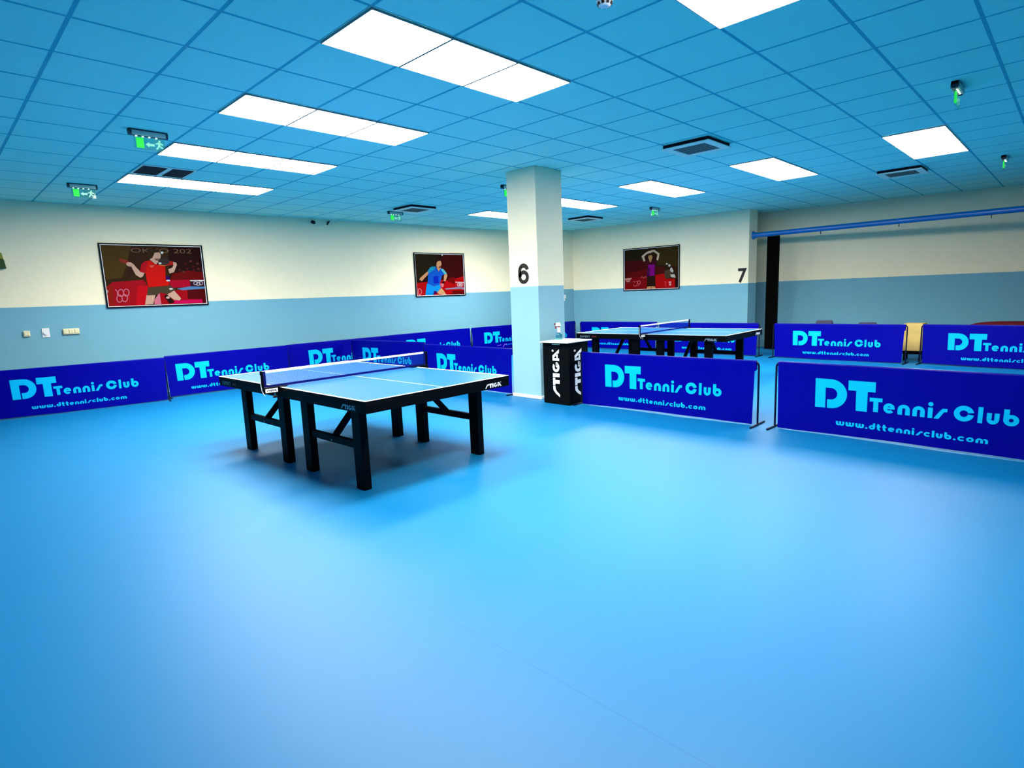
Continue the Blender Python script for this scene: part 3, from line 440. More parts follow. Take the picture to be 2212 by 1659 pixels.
# pillar
pil = thing('pillar', 'square white and pale blue pillar with black number 6, between the two tables', 'pillar', (0, 0, 0))
b = MB(); b.box(3.947, 4.507, 1.646, 2.191, 0, H - 0.001, 'wp'); b.build('shaft', pil, 0.006)
b = MB(); b.box(3.933, 4.521, 1.632, 2.205, 0.001, 0.045, 'skirting'); b.build('skirting', pil, 0.004)
b = MB()
SIX = (arc(.51, .62, .50, .22, 14, 180, 14, .76) + rc(.01, .34, .29, .63) + arc(.5, .335, .49, .21, 0, 360, 22, .68))
for p in SIX: b.poly([p], 'black', lambda u, v: (3.9455, 2.02 - u * .21, 1.63 + v * .288))
tag(b.build('number', pil), 'black number 6')
b = MB(); dx = (11.343 - 10.96) / (1.77 - 6.56)
for p in builtin_text('7', 0.20, 0.335, .03): b.poly([p], 'black', lambda u, v: (11.343 + dx * (2.0 - u - 1.77) - 0.003, 2.0 - u, 1.558 + v))
tag(b.build('wall_number'), 'black number 7 on the wall beside the blue tube and black curtain', 'number')

# ------------------------------------------------------------------ ceiling light panels (0.6 m grid cells)
p0 = None
def light(cx, cy, label):
    global p0
    loc = (cx, cy, H)
    if p0: return dup(p0, loc, 0, label, 'ceiling light panels')
    p0 = thing('ceiling_light', label, 'ceiling light', loc, 0, 'ceiling light panels')
    f = MB(); o_ = .3095; i_ = .3030
    for a, b_, c_, d_ in ((-o_, o_, -o_, -i_), (-o_, o_, i_, o_), (-o_, -i_, -i_, i_), (i_, o_, -i_, i_)): f.box(a, b_, c_, d_, -.0155, -.001, 'light_frame')
    f.build('frame', p0)
    d = MB(); d.box(-.3028, .3028, -.3028, .3028, -.012, -.006, 'diffuser'); df = d.build('diffuser', p0)
    ld = bpy.data.lights.new('panel_lamp', 'AREA'); ld.shape = 'SQUARE'; ld.size = .6
    ld.energy = PANEL_WATT; ld.color = PANEL_COLOUR; ld.spread = R(PANEL_SPREAD)
    lo = bpy.data.objects.new('lamp', ld); COL.objects.link(lo); lo.location = (0, 0, -.0165); lo.parent = df
NEAR = {-4: 'strip cut off at the photo\'s top', -1: 'largest whole strip', 2: 'second largest strip', 5: 'strip behind the bigger exit sign', 8: 'strip beside the dark double vent'}
FAR = {-4: 'far-bay strip above the dark slot', -1: 'far-bay strip past the largest cassette', 2: 'far-bay strip over the purple-shirt picture', 5: 'strip touching the pillar', 8: 'strip half behind the pillar'}
POS_N = ('end away from the pillar', 'middle', 'end toward the pillar')
POS_F = ('end toward the pillar', 'middle', 'end away from the pillar')
for c0, D in ((0, NEAR), (10, FAR)):
    for r in (-4, -1, 2, 5, 8):
        for i in range(3):
            light((c0 + i + .5) * ST, (r + .5) * ST, 'lit ceiling panel, %s of %s' % (POS_N[i] if c0 == 0 else POS_F[i], D[r]))

# ------------------------------------------------------------------ exit signs hanging from the ceiling
def exit_sign():
    t = thing('exit_sign', '', 'exit sign', (0, 0, 0), 0, 'green exit signs')
    h = MB(); h.tube([(-.168, 0, -.031), (.168, 0, -.031)], .030, 'housing', 12); h.box(-.168, .168, -.028, .028, -.03, -.0005, 'housing'); h.build('housing', t, .003)
    g = MB(); g.box(-.145, .145, -.0345, -.02, -.056, -.014, 'housing_front'); g.box(-.145, .145, .02, .0345, -.056, -.014, 'housing_front'); g.build('housing_cover', t, .003)
    p = MB(); p.box(-.128, .138, -.004, .004, -.178, -.06, 'acrylic'); pl = p.build('panel', t)
    p = MB(); p.box(-.108, -.045, -.006, .006, -.166, -.074, 'sign_green'); p.build('door_symbol', pl)
    p = MB()                                                    # arrow
    for s_ in (-1, 1):
        p.poly([[(-.03, -.128), (.0, -.105), (.0, -.118), (.045, -.118), (.045, -.138), (.0, -.138), (.0, -.151)]], 'sign_pale', lambda u, v: (u, s_ * .0055, v))
    p.build('arrow_symbol', pl)
    p = MB()                                                    # running figure
    for s_ in (-1, 1):
        f = lambda u, v: (u, s_ * .0055, v)
        p.poly([[(.092 + .009 * math.cos(k * .6283), -.085 + .009 * math.sin(k * .6283)) for k in range(10)]], 'sign_pale', f)
        for q in ([(.075, -.097), (.1, -.097), (.093, -.128), (.076, -.128)], [(.078, -.128), (.09, -.126), (.068, -.164), (.056, -.160)],
                  [(.08, -.128), (.094, -.128), (.118, -.145), (.108, -.153)], [(.08, -.097), (.08, -.108), (.056, -.118), (.052, -.108)], [(.096, -.097), (.094, -.108), (.116, -.12), (.122, -.112)]):
            p.poly([q], 'sign_pale', f)
    p.build('figure_symbol', pl)
    for x in (-.105, -.05, .005, .065):
        p = MB(); p.lathe([(.002, -.0685), (.009, -.066), (.010, -.062), (.006, -.058)], 'led', 8, (x, -.012)); p.build('led', t)
    return t
ex = exit_sign()
EX = [((-.30, 2.872, H), 'green exit sign with its end before a lit strip, by the dark vent'),
      ((-.30, 6.075, H), 'green exit sign close to the wall above the red-shirt picture'),
      ((4.74, 6.05, H), 'green exit sign beside the smaller whole ceiling cassette'),
      ((9.06, 2.84, H), 'small green exit sign over the purple-shirt picture'),
      ((4.68, -2.80, H), 'green exit sign seen edge-on above the far row\'s nearest lit strip'),
      ((9.2, -2.79, H), 'tiny exit sign seen edge-on at the photo\'s side, above the far wall'),
      ((4.71, 2.875, H), 'exit sign mostly hidden behind the top of the pillar')]
for i, (l, lab) in enumerate(EX):
    if i == 0: ex.location = l; ex['label'] = lab
    else: dup(ex, l, 0, lab, 'green exit signs')

# ------------------------------------------------------------------ air conditioning cassettes, vent, detector
def cassette():
    t = thing('ceiling_cassette', '', 'air conditioner', (0, 0, 0), 0, 'air conditioning cassettes')
    g = MB(); g.box(-.285, .285, -.285, .285, -.040, -.0005, 'ac_shadow_gap'); g.build('neck', t)  # near-black box stands in for the shade between panel and ceiling
    g = MB(); o = .305; i = .205
    for x0, x1, y0, y1 in ((-o, o, -o, -i), (-o, o, i, o), (-o, -i, -i, i), (i, o, -i, i)):
        g.box(x0, x1, y0, y1, -.052, -.040, 'ac_white')
    g.build('panel', t, .004)
    g = MB(); g.box(-.204, .204, -.204, .204, -.048, -.0405, 'ac_grille')
    for k in range(8): g.box(-.20, .20, -.185 + k * .05, -.170 + k * .05, -.051, -.048, 'ac_grille')
    g.build('grille', t)
    return t
ac = cassette()
AC = [((4.74, -.27, H), 'largest white ceiling cassette with grey grille, near the farther lit row'),
      ((4.76, 5.44, H), 'white ceiling cassette with grey grille beside a green exit sign'),
      ((9.06, 4.66, H), 'distant ceiling cassette by the corner behind the pillar, showing mainly a thin dark line'),
      ((9.08, -1.56, H), 'dark-edged ceiling cassette just past the strip near the far wall')]
for i, (l, lab) in enumerate(AC):
    if i == 0: ac.location = l; ac['label'] = lab
    else: dup(ac, l, 0, lab, 'air conditioning cassettes')
t = thing('ceiling_vent', 'dark double ceiling vent behind the farthest near lit strip', 'vent', (.3125, 4.66, H))
b = MB(); b.box(-.305, .305, -.28, .28, -.008, -.0005, 'ac_white'); b.build('frame', t)
for x0, x1 in ((-.28, -.02), (.04, .28)):
    b = MB(); b.box(x0, x1, -.24, .24, -.012, -.0085, 'vent')
    for k in range(8): b.box(x0 + .01, x1 - .01, -.22 + k * .06, -.19 + k * .06, -.016, -.012, 'vent')
    b.build('grille', t)
t = thing('smoke_detector', 'round white smoke detector with dark slots on the ceiling', 'smoke detector', (.955, -1.605, H))
b = MB(); b.lathe([(.052, -.001), (.052, -.018), (.049, -.022)], 'white_plastic', 24); b.build('base', t)
b = MB(); b.lathe([(.050, -.0225), (.046, -.034), (.036, -.052), (.020, -.057)], 'cream', 24); b.mats = ['white_plastic']; b.build('head', t)
b = MB()
for k in range(9):
    a = 2 * math.pi * k / 9
    b.bar((.0435 * math.cos(a), .0435 * math.sin(a), -.036), (.038 * math.cos(a), .038 * math.sin(a), -.050), .016, .006, 'black', (math.cos(a), math.sin(a), 0))
b.build('slots', t)['kind'] = 'stuff'

# ------------------------------------------------------------------ wall cameras, switches, emergency box
WA = math.atan(-0.052063)
def on_wall(name, label, cat, x, z, group=None): return thing(name, label, cat, (x, wy(x) - .001, z), WA, group)
t = on_wall('wall_camera', 'small black round camera just below the ceiling, above the long white wall', 'camera', 3.81, 3.11, 'wall cameras')
b = MB(); b.tube([(0, 0, .02), (0, -.05, .012)], .012, 'black'); b.build('bracket', t)
b = MB(); b.tube([(0, -.03, .012), (0, -.05, .008), (.015, -.10, -.008), (.018, -.115, -.012)], [.024, .036, .036, .026], 'black', 14); b.build('body', t)
t2 = on_wall('wall_camera', 'small black slanted camera just below the ceiling, nearer the pillar', 'camera', 4.15, 3.12, 'wall cameras')
b = MB(); b.tube([(0, 0, .02), (0, -.04, .014)], .010, 'black'); b.build('bracket', t2)
b = MB(); b.tube([(.03, -.06, .032), (-.03, -.06, -.04)], .016, 'black', 12); b.build('body', t2)
def switch(name, label, x, z, n, w, h, m, plate=None):
    t = on_wall(name, label, 'switch', x, z, 'wall switches')
    if plate:
        b = MB(); b.box(-w / 2, w / 2, -.014, 0, -h / 2, h / 2, m); b.build('plate', t, .004)
        b = MB(); b.tube([(0, -.014, .0), (0, -.034, 0)], .031, m, 20); b.build('dial', t)
        b = MB(); b.box(-.016, .016, -.018, -.014, -.062, -.052, 'cream'); b.build('label_or_glint_strip', t)
    else:
        b = MB(); b.box(-w / 2, w / 2, -.034, 0, -h / 2, h / 2, m); b.build('plate', t, .012, 3)
        for k in range(n):
            c = -w / 2 + w / n * (k + .5)
            b = MB(); b.box(c - w / n * .38, c + w / n * .38, -.044, -.034, -h * .32, h * .36, m, None); b.build('rocker', t, .005)
switch('light_switch', 'small single cream switch on the blue wall, farthest from the red-shirt picture', -.95, 1.176, 1, .085, .095, 'cream')
switch('dial_switch', 'white square plate with a round dial on the blue wall', -.715, 1.175, 1, .095, .145, 'white_plastic', True)
switch('triple_switch', 'row of three cream switches on the blue wall', -.395, 1.174, 3, .22, .095, 'cream')
t = thing('wall_socket', 'small pale socket in the room corner beside the pillar', 'switch', (10.565, 6.572, 1.35), math.atan2(-.072, 1.07), 'wall switches')
b = MB(); b.box(-.05, .05, -.02, 0, -.02, .08, 'white_plastic'); b.build('plate', t, .006)
b = MB(); b.box(-.05, .0, -.03, 0, -.085, -.025, 'white_plastic'); b.build('plug', t, .006)
t = on_wall('emergency_light', 'dark green box with a yellow-green cap at the photo\'s edge, high on the wall', 'emergency light', -1.22, 2.17)
b = MB(); b.box(-.17, .16, -.085, 0, 0, .135, 'box_green', (.012, .0)); b.build('body', t, .008)
b = MB(); b.box(-.165, .145, -.088, 0, .137, .232, 'box_yellow', (.012, .0)); b.build('cap', t, .008)
b = MB(); b.box(-.15, .09, -.0875, -.085, .085, .103, 'housing_front'); b.build('lens_strip', t)

# ------------------------------------------------------------------ framed photographs (flat prints, drawn as flat colour patches)
def picture(key, label, p, q, z0, z1, extra=None):
    """p, q: lower left / right corners (x, y) on the wall seen from the room"""
    p = Vector(p); q = Vector(q); w = (q - p).length; h = z1 - z0; a = math.atan2(q.y - p.y, q.x - p.x)
    t = thing('framed_photo', label, 'picture', (p.x, p.y, z0), a, 'framed sport photographs')
    f = MB(); e = .022
    for x0, x1, y0, y1 in ((0, w, 0, e), (0, w, h - e, h), (0, e, e, h - e), (w - e, w, e, h - e)):
        f.box(x0, x1, -.034, -.003, y0, y1, 'frame_black')
    f.build('frame', t, .003)
    f = MB(); i = e + .009
    for x0, x1, y0, y1 in ((e, w - e, e, i), (e, w - e, h - i, h - e), (e, i, i, h - i), (w - i, w - e, i, h - i)):
        f.box(x0, x1, -.025, -.003, y0, y1, 'white_print')
    f.build('inner_edge', t)
    W_ = w - 2 * i; H_ = h - 2 * i
    vs = []; fs = []; cols = []
    def put2(poly, col, d):
        k = len(vs); L = [Vector((u, v, 0)) for u, v in poly]
        for u, v in poly: vs.append((i + u * W_, -.012 - d, i + v * H_))
        for tr in tessellate_polygon([L]): fs.append([k + c for c in tr]); cols.append(col)
    for n, e_ in enumerate(PICS[key]):
        pts = [(e_[3 + 2 * k] / 1000., e_[4 + 2 * k] / 1000.) for k in range((len(e_) - 3) // 2)]
        put2(pts, tuple(.55 * lin(c / 255) for c in e_[:3]), n * .00012)
    if extra:
        for txt, u, v, tw, th, c in extra:
            for g in builtin_text(txt, tw, th): put2([(u + a_, v + b_) for a_, b_ in g], tuple(lin(k_ / 255) for k_ in c), .0007)
    me = bpy.data.meshes.new('print'); me.from_pydata(vs, [], fs); me.materials.append(M['ink'])
    ca = me.color_attributes.new('ink', 'FLOAT_COLOR', 'CORNER')
    for pg in me.polygons:
        for li in pg.loop_indices: ca.data[li].color = (*cols[pg.index], 1)
    o = bpy.data.objects.new('print', me); COL.objects.link(o); o.parent = t
    return t
picture('player_red', 'wide framed photo of a player in a red shirt serving, black frame', (.128, wy(.128)), (1.692, wy(1.692)), 1.52, 2.59,
        [('OKYO 202', .28, .885, .62, .075, (106, 74, 52))])
picture('player_blue', 'framed photo of a player in a blue shirt and shorts, black frame', (6.23, wy(6.23)), (7.725, wy(7.725)), 1.52, 2.56)
def rx(y): return 11.343 + dx * (y - 1.77)
picture('player_purple', 'framed photo of a player in a purple shirt with arms raised overhead', (rx(4.96), 4.96), (rx(3.412), 3.412), 1.472, 2.557)

# ------------------------------------------------------------------ table tennis tables
def make_table(label, loc, rz):
    t = thing('table_tennis_table', label, 'table', (*loc, 0), rz, 'table tennis tables')
    hw = .7625; L_ = 1.37; g = .003
    for s in (-1, 1):
        def Y(a, b): return (a, b) if s > 0 else (-b, -a)
        y0, y1 = Y(g, L_)
        b = MB(); b.box(-hw, hw, y0, y1, .738, .7575, 'apron'); b.box(-hw + .002, hw - .002, y0 + .0015, y1 - .0015, .7575, .7585, 'top')
        tp = b.build('tabletop', t, .0015, 1)
        b = MB(); z = .7585
        e0, e1 = Y(L_ - .02, L_); b.box(-hw + .0005, hw - .0005, e0, e1 - .0005 if s > 0 else e1, z, z + .0015, 'line')
        a0, a1 = Y(g, L_ - .02)
        for x0, x1 in ((-hw + .0005, -hw + .02), (hw - .02, hw - .0005), (-.0022, .0022)): b.box(x0, x1, a0, a1, z, z + .0015, 'line')
        tag(b.build('white_lines', tp), 'white painted lines')
        b = MB(); e = .03
        b.box(-hw, -hw + e, y0, y1, .665, .7378, 'apron'); b.box(hw - e, hw, y0, y1, .665, .7378, 'apron')
        f0, f1 = Y(L_ - e, L_); b.box(-hw + e, hw - e, f0, f1, .665, .7378, 'apron')
        f0, f1 = Y(.06, .09); b.box(-hw + e, hw - e, f0, f1, .675, .7378, 'apron')
        f0, f1 = Y(.62, .66); b.box(-hw + e, hw - e, f0, f1, .665, .7378, 'apron')
        ap = b.build('apron', t, .003)
        if s < 0:
            b = MB()
            for p in maker_logo():
                b.poly([p], 'white_print', lambda u, v: (.458 + u * .0323, -L_ - .0006, .678 + v * .037))
            tag(b.build('logo', ap), 'white maker\'s mark')
            b = MB()
            for p in maker_logo():
                b.poly([p], 'grey_print', lambda u, v: (-hw - .0006, -1.035 - u * .0323, .676 + v * .037))
            tag(b.build('logo', ap), 'grey maker\'s mark')
        else:
            b = MB()
            for p in builtin_text('EXPERT', .21, .033):
                b.poly([p], 'grey_print', lambda u, v: (-hw - .0006, 1.286 - u, .685 + v))
            b.poly([[(0, .004), (.088, .004), (.088, .026), (.0, .026)]], 'red_print', lambda u, v: (-hw - .0006, 1.031 - u, .688 + v))
            tag(b.build('model_mark', ap), 'grey word with a dark red mark')
        for x in (-.625, .625):
            for c in (.225, 1.05):
                q0, q1 = Y(c - .06, c + .06)
                b = MB(); b.box(x - .033, x + .033, q0, q1, .0, .7375, 'frame_black'); b.build('leg', t, .004)
            q0, q1 = Y(.285, .99)
            b = MB(); b.box(x - .02, x + .02, q0, q1, .325, .385, 'frame_black'); b.build('stretcher', t, .004)
            sy = s * .64; sg = -1 if x > 0 else 1
            b = MB(); b.bar((x + sg * .012, sy, .372), (x + sg * .30, sy, .676), .05, .035, 'frame_black', (0, 1, 0)); b.build('brace', t, .003)
            b = MB(); b.tube([(x - sg * .021, sy, .345), (x - sg * .027, sy, .345)], .006, 'chrome', 8); b.build('bolt', t)
    return t
def make_net(label, loc, rz):
    t = thing('table_tennis_net', label, 'net', (*loc, .7601), rz, 'table tennis nets')
    for s in (-1, 1):
        b = MB()
        b.box(*sorted((s * .69, s * .90)), -.03, .03, .0005, .009, 'frame_black')
        b.box(*sorted((s * .77, s * .905)), -.03, .03, -.045, .0005, 'frame_black')
        b.box(*sorted((s * .893, s * .912)), -.014, .014, .009, .155, 'frame_black')
        cl = b.build('post', t, .003)
        b = MB(); b.tube([(s * .80, 0, -.045), (s * .80, 0, -.075)], .008, 'chrome', 8); b.tube([(s * .80, 0, -.075), (s * .80, 0, -.09)], .02, 'black', 10); b.build('knob', cl)
        if s < 0:
            b = MB(); b.box(-.895, -.785, -.0312, -.0302, -.036, -.002, 'line')
            for p in maker_logo(): b.poly([p], 'black', lambda u, v: (-.885 + u * .0145, -.0316, -.029 + v * .018))
            tag(b.build('sticker', cl), 'white sticker with the maker\'s mark')
            b = MB(); b.tube([(-.913, .0, .12), (-.92, -.005, .04), (-.916, -.01, -.02), (-.905, -.034, -.06)], .003, 'line', 6); b.build('cord', cl)
        b = MB(); b.box(*sorted((s * .868, s * .892)), -.002, .002, .012, .150, 'navy'); b.build('side_band', t)
    b = MB(); b.box(-.868, .868, -.0025, .0025, .134, .1525, 'tape'); b.build('top_tape', t)
    b = MB(); b.box(-.868, .868, -.002, .002, .004, .026, 'navy'); b.build('bottom_band', t)
    b = MB(); n = 217; w = .0009
    for k in range(n):
        x = -.864 + k * .008
        b.add([(x - w, 0, .026), (x + w, 0, .026), (x + w, 0, .137), (x - w, 0, .137)], [(0, 1, 2, 3)], 'mesh')
    for k in range(14):
        z = .0295 + k * .008
        b.add([(-.868, .0004, z - w), (.868, .0004, z - w), (.868, .0004, z + w), (-.868, .0004, z + w)], [(0, 1, 2, 3)], 'mesh')
    b.build('netting', t)
    return t
T1 = ((.8092, 1.3068), .0217); T2 = ((6.9908, 1.403), .0338)
tb = make_table('near table tennis table with blue top and black legs, standing in the open', *T1)
dup(tb, (*T2[0], 0), T2[1], 'farther table tennis table standing behind the low barriers, past the black bin')
nt_ = make_net('blue net with white tape across the near table', *T1)
dup(nt_, (*T2[0], .7601), T2[1], 'blue net with white tape across the farther table', 'table tennis nets')

# ------------------------------------------------------------------ barriers (surrounds)
def letters(second):
    o = big_D(.40, .685, .27, .556) + big_T(.695, .925, .27, .556)
    h = .088; z = .278
    for ch, x0, x1 in (('T', .88, .985), ('e', .995, 1.088), ('n', 1.11, 1.205), ('n', 1.225, 1.318), ('i', 1.34, 1.375), ('s', 1.385, 1.475),
                       ('C', 1.525, 1.665), ('l', 1.69, 1.722), ('u', 1.748, 1.83), ('b', 1.855, 1.955)):
        o += put(ch, x0, x1, z, .094)
    if second == 'address': o += line_of('www.dttennisclub.com', .595, 1.775, .108, .041)
    return o
rng = random.Random(4)
def make_barrier(label, left, right, top=.70, second='address', sag=.006, shift=0.0, tight=False):
    """left, right: feet on the floor as seen from the printed side"""
    p = Vector(left); q = Vector(right); L = (q - p).length; a = math.atan2(q.y - p.y, q.x - p.x)
    t = thing('court_barrier', label, 'barrier', (p.x, p.y, 0), a, 'blue club barriers')
    zt = top - .010; r = .0105; c = .05
    b = MB()
    path = [(r, 0, .012), (r, 0, zt - c)] + [(r + c - c * math.cos(R(k)), 0, zt - c + c * math.sin(R(k))) for k in (22, 45, 68, 90)]
    path += [(L - u[0], 0, u[2]) for u in path[::-1]]
    b.tube(path, r, 'tube', 10); b.build('frame', t)
    for x in (r, L - r):
        b = MB(); b.tube([(x, -.19, .011), (x, .19, .011)], .0105, 'tube', 10); b.build('foot', t)
    ph = rng.uniform(0, 6)
    x0, x1 = (.012, L - .012) if tight else (.032, L - .045)
    def place(u, v, off=0.0):
        k = 1 - v / top
        tap = (u - (x0 + x1) / 2) * (1 - .018 * k * 1.0) + (x0 + x1) / 2
        y = -.0125 - off - .010 * k + sag * math.sin(u * 4.1 + ph) * k * 1.6 + .5 * sag * math.sin(u * 9.7 - v * 5 + ph * 2) * k
        z = v if v > .05 else v + .006 * math.sin(u * 2.3 + ph)
        return (tap, y, z + (top - .70) * v / .7)
    b = MB(); nu, nv = 56, 12
    vs = [place(x0 + (x1 - x0) * i / nu, .014 + (.598 - .014) * j / nv) for j in range(nv + 1) for i in range(nu + 1)]
    fs = [(j * (nu + 1) + i, j * (nu + 1) + i + 1, (j + 1) * (nu + 1) + i + 1, (j + 1) * (nu + 1) + i) for j in range(nv) for i in range(nu)]
    b.add(vs, fs, 'banner', True)
    # pocket folded over the top rail
    pr = [(-.0135, .59), (-.0145, .66), (-.0125, zt)] + [(-.0135 * math.cos(R(k)), zt + .0135 * math.sin(R(k))) for k in (30, 60, 90, 120, 150)] + [(.0125, zt), (.0135, .64), (.012, .60)]
    vs = []; fs = []; xs = [x0 + (x1 + .012 - x0) * i / nu for i in range(nu + 1)]
    if tight: xs = [x0 + (x1 - x0) * i / nu for i in range(nu + 1)]
    for (y, z) in pr:
        for x in xs: vs.append((x, y + .25 * sag * math.sin(x * 7 + ph) * (1 if z < .66 else 0), z))
    n1 = nu + 1
    fs = [(j * n1 + i, j * n1 + i + 1, (j + 1) * n1 + i + 1, (j + 1) * n1 + i) for j in range(len(pr) - 1) for i in range(nu)]
    b.add(vs, fs, 'banner', True)
    sx = (L / 2.35) if L > 2.2 else 1.0
    for pg in letters(second):
        b.poly([[(u * sx + shift, v) for u, v in pg]], 'cyan', lambda u, v: place(u, v, .0035))
    if second == 'script':            # handwritten line, too small to read in the photo
        z = .19; pts = [(.80, z), (.86, z + .004), (.93, z + .012)]
        def st(pl_, w, m):
            for (ax, az), (bx, bz) in zip(pl_[:-1], pl_[1:]):
                dd = math.hypot(bx - ax, bz - az); nx, nz = -(bz - az) / dd * w, (bx - ax) / dd * w
                b.poly([[(ax + nx, az + nz), (bx + nx, bz + nz), (bx - nx, bz - nz), (ax - nx, az - nz)]], m, lambda u, v: place(u, v, .0035))
        st(pts, .006, 'script_violet')
        st([(.99, .14), (1.03, .19), (1.08, .215), (1.12, .20)], .008, 'script_violet')
        wv = [(1.08 + .02 * k, .185 + .018 * math.sin(k * 2.1) + .0015 * k) for k in range(40)]
        st(wv, .009, 'script_blue')
    b.build('banner', t)
    return t
M['script_violet'] = mat('violet script ink', (.25, .12, .8), .5, .3)
M['script_blue'] = mat('blue script ink', (.004, .12, .80), .5, .3)
make_barrier('blue club barrier at the photo\'s edge under the row of wall switches', (-1.705, 7.17), (.604, 6.80), tight=True)
make_barrier('blue club barrier behind the near table\'s far corner, below the red-shirt picture', (.648, 7.055), (2.745, 7.0), sag=.003, shift=-.245, tight=True)
make_barrier('blue club barrier behind the near table\'s net tape, reading DT Tenn', (2.752, 7.12), (5.15, 7.18), tight=True, shift=.04)
make_barrier('blue wall-side barrier whose letters mostly hide behind another barrier\'s top', (5.158, 7.24), (7.57, 7.21), tight=True, shift=.05)
make_barrier('blue barrier beside the pillar with a handwritten second line', (7.602, 7.205), (9.88, 6.98), second='script', tight=True)
make_barrier('blue barrier seen through the near table\'s net', (4.07, 6.95), (4.235, 4.66))
make_barrier('blue barrier between the near table and the pillar', (4.03, 4.464), (4.05, 2.255), top=.692)
make_barrier('blue club barrier touching the black bin, in front of the farther table', (4.005, .983), (4.031, -1.373))
make_barrier('blue club barrier with the largest lettering, cut by the photo\'s edge', (4.065, -1.52), (3.965, -3.868))
make_barrier('blue barrier behind the farther table, under the purple-shirt picture', (10.40, 5.92), (10.47, 3.58))
make_barrier('blue barrier behind the farther table\'s end, next to the black curtain', (10.20, 3.40), (10.21, 1.03))
make_barrier('blue club barrier between the black curtain and the yellow wooden box', (10.19, .757), (10.11, -1.593))
make_barrier('blue club barrier in front of the red sofa', (10.19, -1.77), (10.0, -4.11))
make_barrier('narrow strip of blue barrier between the pillar and the corner behind it', (8.42, 6.36), (10.74, 6.34), second='none')

# ------------------------------------------------------------------ black towel bin with spray bottle
t = thing('towel_bin', 'tall black bin with white lid and white lettering, standing against the pillar', 'bin', (3.785, 1.0, 0))
b = MB(); b.box(0, .41, 0, .455, 0, .836, 'bin'); bd = b.build('body', t, .004)
b = MB()
for p in maker_logo():
    b.poly([p], 'white_print', lambda u, v: (-.0007, .170 + v * .115, .10 + u * .1025))
tag(b.build('logo', bd), 'white upright maker\'s mark')
b = MB()
for p in maker_logo():
    b.poly([p], 'white_print', lambda u, v: (.115 + (1 - v) * .15, -.0007, .10 + u * .1025))
tag(b.build('logo', bd), 'white upright maker\'s mark')
b = MB(); b.box(-.0015, 0, .155, .29, .806, .818, 'cream'); tag(b.build('label_or_glint_strip', bd), 'pale yellow painted highlight of the handle slot')  # highlight on the handle slot, drawn as a cream box
b = MB(); b.box(.0, .41, -.002, -.0002, .002, .008, 'chrome'); b.build('edge_strip', bd)
b = MB(); b.box(-.068, .46, -.034, .448, .8365, .851, 'lid'); b.build('lid', t, .003)
s = thing('spray_bottle', 'blue and white spray bottle with a dark red trigger on the black bin', 'bottle', (4.072, 1.40, .8513), R(134))
b = MB(); b.lathe([(.034, 0), (.040, .006), (.040, .07), (.030, .088), (.020, .098)], 'bottle_blue', 20, sx=1.15); b.build('body', s)
b = MB(); b.lathe([(.045, 0.0005), (.047, .008), (.042, .02)], 'bottle_teal', 20, sx=1.2, c=(.004, 0)); b.build('base', s)
b = MB(); b.lathe([(.0205, .092), (.021, .10), (.019, .15), (.015, .168)], 'white_plastic', 16); b.build('neck', s)
b = MB(); b.box(-.03, .045, -.014, .014, .185, .232, 'white_plastic', (.012, .003)); b.box(-.016, .016, -.013, .013, .165, .186, 'red_plastic'); hd = b.build('spray_head', s, .005)
b = MB(); b.tube([(.046, 0, .212), (.066, 0, .212)], .012, 'red_plastic', 10); b.build('nozzle', hd)
b = MB(); b.tube([(.028, 0, .186), (.046, 0, .175), (.040, 0, .148)], [.013, .011, .008], 'red_plastic', 8); b.build('trigger', hd)

# ------------------------------------------------------------------ blue tube with black curtain
t = thing('curtain_tube', 'long blue steel tube fixed across the far bay under the ceiling', 'tube', (11.5, 1.742, 2.62))
b = MB(); b.tube([(0, -.02, 0), (0, -13.6, 0)], .055, 'pipe', 24); tb_ = b.build('tube', t)
b = MB(); b.tube([(0, -.001, 0), (0, -.014, 0), (0, -.03, 0), (0, -.10, 0)], [.095, .095, .075, .0555], 'pipe', 24); b.build('flange', t)
for y in (1.72, .319, -1.086, -2.483, -3.89, -5.29):
    if y > 1: continue
    b = MB(); b.tube([(0, y - 1.742, -.050), (0, y - 1.742, -.072)], .007, 'tube', 8)
    b.tube([(.018 * math.cos(R(k)), y - 1.742, -.088 + .018 * math.sin(R(k))) for k in range(90, 451, 30)], .005, 'tube', 6)
    b.build('hook', t)
b = MB(); pts = []
n = 26
for i in range(n + 1):
    pts.append((11.5 + (.045 if i % 2 else -.04), 1.155 + .255 * i / n))
vs = [(x, y, z) for z in (.03, 2.562) for x, y in pts]
vs += [(x + .006, y, z) for z in (.03, 2.562) for x, y in pts]
k = n + 1; fs = [(i, i + 1, i + 1 + k, i + k) for i in range(n)] + [(2 * k + i, 2 * k + i + k, 2 * k + i + 1 + k, 2 * k + i + 1) for i in range(n)]
b.add(vs, fs, 'curtain', False)
tag(b.build('curtain'), 'black curtain gathered at the end of the blue tube', 'curtain')

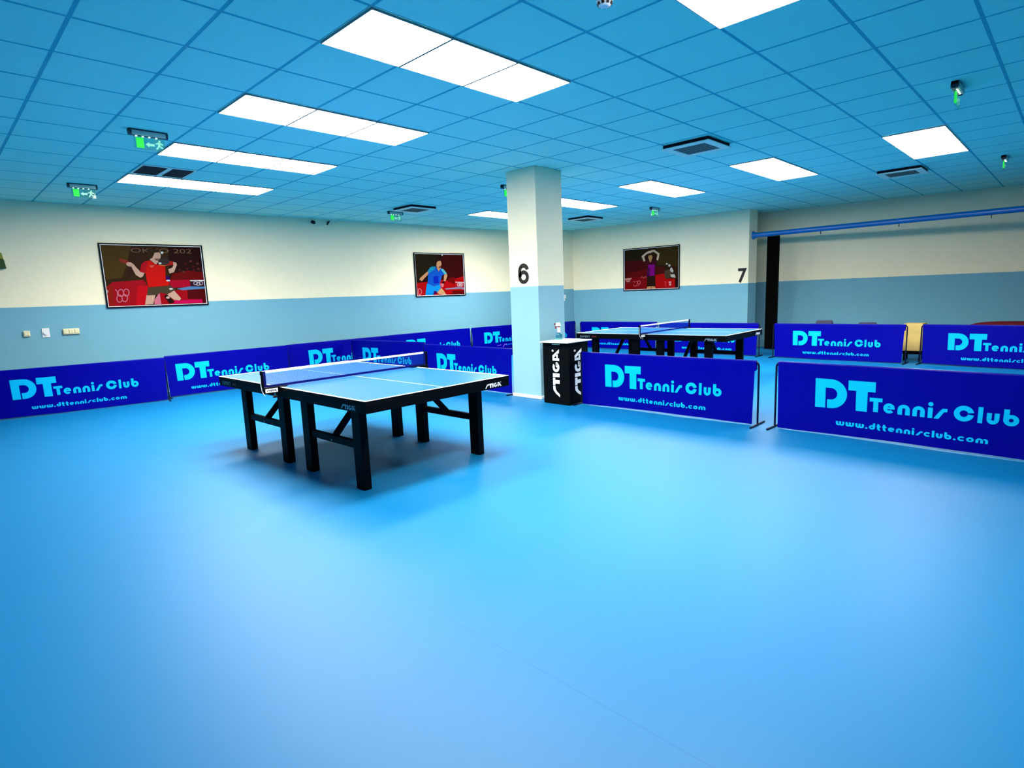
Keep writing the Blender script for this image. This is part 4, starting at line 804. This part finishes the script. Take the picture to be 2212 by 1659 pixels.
# ------------------------------------------------------------------ furniture showing over the far barriers
def chair(label, x, y, top):
    t = thing('chair', label, 'chair', (x, y, 0), 0, 'grey chairs behind the far barrier')
    b = MB(); n = 10; vs = []
    for j, z in enumerate((.40, top - .05, top - .015, top)):
        for i in range(n + 1):
            u = -1 + 2 * i / n; w = (.19, .165, .155, .13)[j]
            vs.append((-.0 - .03 * (1 - u * u), u * w, z))
    m_ = len(vs); vs += [(x_ + .025, y_, z_) for x_, y_, z_ in vs]
    k = n + 1; fs = []
    for j in range(3):
        for i in range(n):
            a = j * k + i; fs += [(a, a + 1, a + 1 + k, a + k), (m_ + a, m_ + a + k, m_ + a + k + 1, m_ + a + 1)]
    for i in range(n): fs += [(i, m_ + i, m_ + i + 1, i + 1), (3 * k + i, 3 * k + i + 1, m_ + 3 * k + i + 1, m_ + 3 * k + i)]
    for j in range(3): fs += [(j * k, (j + 1) * k, m_ + (j + 1) * k, m_ + j * k), (j * k + n, m_ + j * k + n, m_ + (j + 1) * k + n, (j + 1) * k + n)]
    b.add(vs, fs, 'grey_fabric', True); b.build('backrest', t)
    b = MB(); b.box(-.42, .0, -.2, .2, .36, .40, 'grey_fabric'); b.build('seat', t, .015)
    for lx, ly in ((-.39, -.17), (-.39, .17), (-.03, -.17), (-.03, .17)):
        b = MB(); b.tube([(lx, ly, 0), (lx, ly, .36)], .012, 'frame_black', 8); b.build('leg', t)
    return t
chair('grey chair back showing over the barrier beside the black curtain', 11.25, .10, .708)
chair('grey chair whose rim barely shows over the barrier, nearer the wooden box', 11.25, -.70, .668)
t = thing('wooden_box', 'light yellow plywood box on a black base in the gap between two barriers', 'box', (10.78, -1.58, 0))
b = MB(); b.box(-.17, .17, -.15, .15, .185, .685, 'wood'); b.build('body', t, .006)
b = MB(); b.box(-.15, .15, -.145, .145, .12, .1845, 'bin'); b.build('base', t, .004)
for x, y in ((-.13, -.12), (-.13, .12), (.13, -.12), (.13, .12)):
    b = MB(); b.tube([(x, y, 0), (x, y, .1198)], .015, 'bin', 8); b.build('leg', t)
t = thing('sofa', 'dark red sofa whose curved back shows over the barrier at the photo\'s edge', 'sofa', (11.2, -3.05, 0))
b = MB(); n = 24; vs = []; fs = []
for i in range(n + 1):
    u = -1 + 2 * i / n; y = u * .82; top = .705 - .10 * abs(u) ** 5 - .022 * u * u
    vs += [(-.10, y, .12), (-.10, y, top - .02), (-.04, y, top), (.06, y, top - .01), (.08, y, .12)]
for i in range(n):
    for j in range(4): a = i * 5 + j; fs.append((a, a + 5, a + 6, a + 1))
    fs.append((i * 5 + 4, i * 5 + 9, i * 5 + 5, i * 5))
fs += [(0, 1, 2, 3, 4), tuple(n * 5 + j for j in (4, 3, 2, 1, 0))]
b.add(vs, fs, 'red_vinyl', True); b.build('backrest', t)
b = MB(); b.box(.082, .62, -.66, .66, .12, .42, 'red_vinyl'); b.build('seat', t, .03, 3)
for y in (-.75, .75):
    b = MB(); b.box(.082, .62, y - .085, y + .085, .12, .56, 'red_vinyl'); b.build('armrest', t, .03, 3)
for x, y in ((-.06, -.7), (-.06, .7), (.56, -.7), (.56, .7)):
    b = MB(); b.tube([(x, y, 0), (x, y, .12)], .02, 'bin', 8); b.build('leg', t)
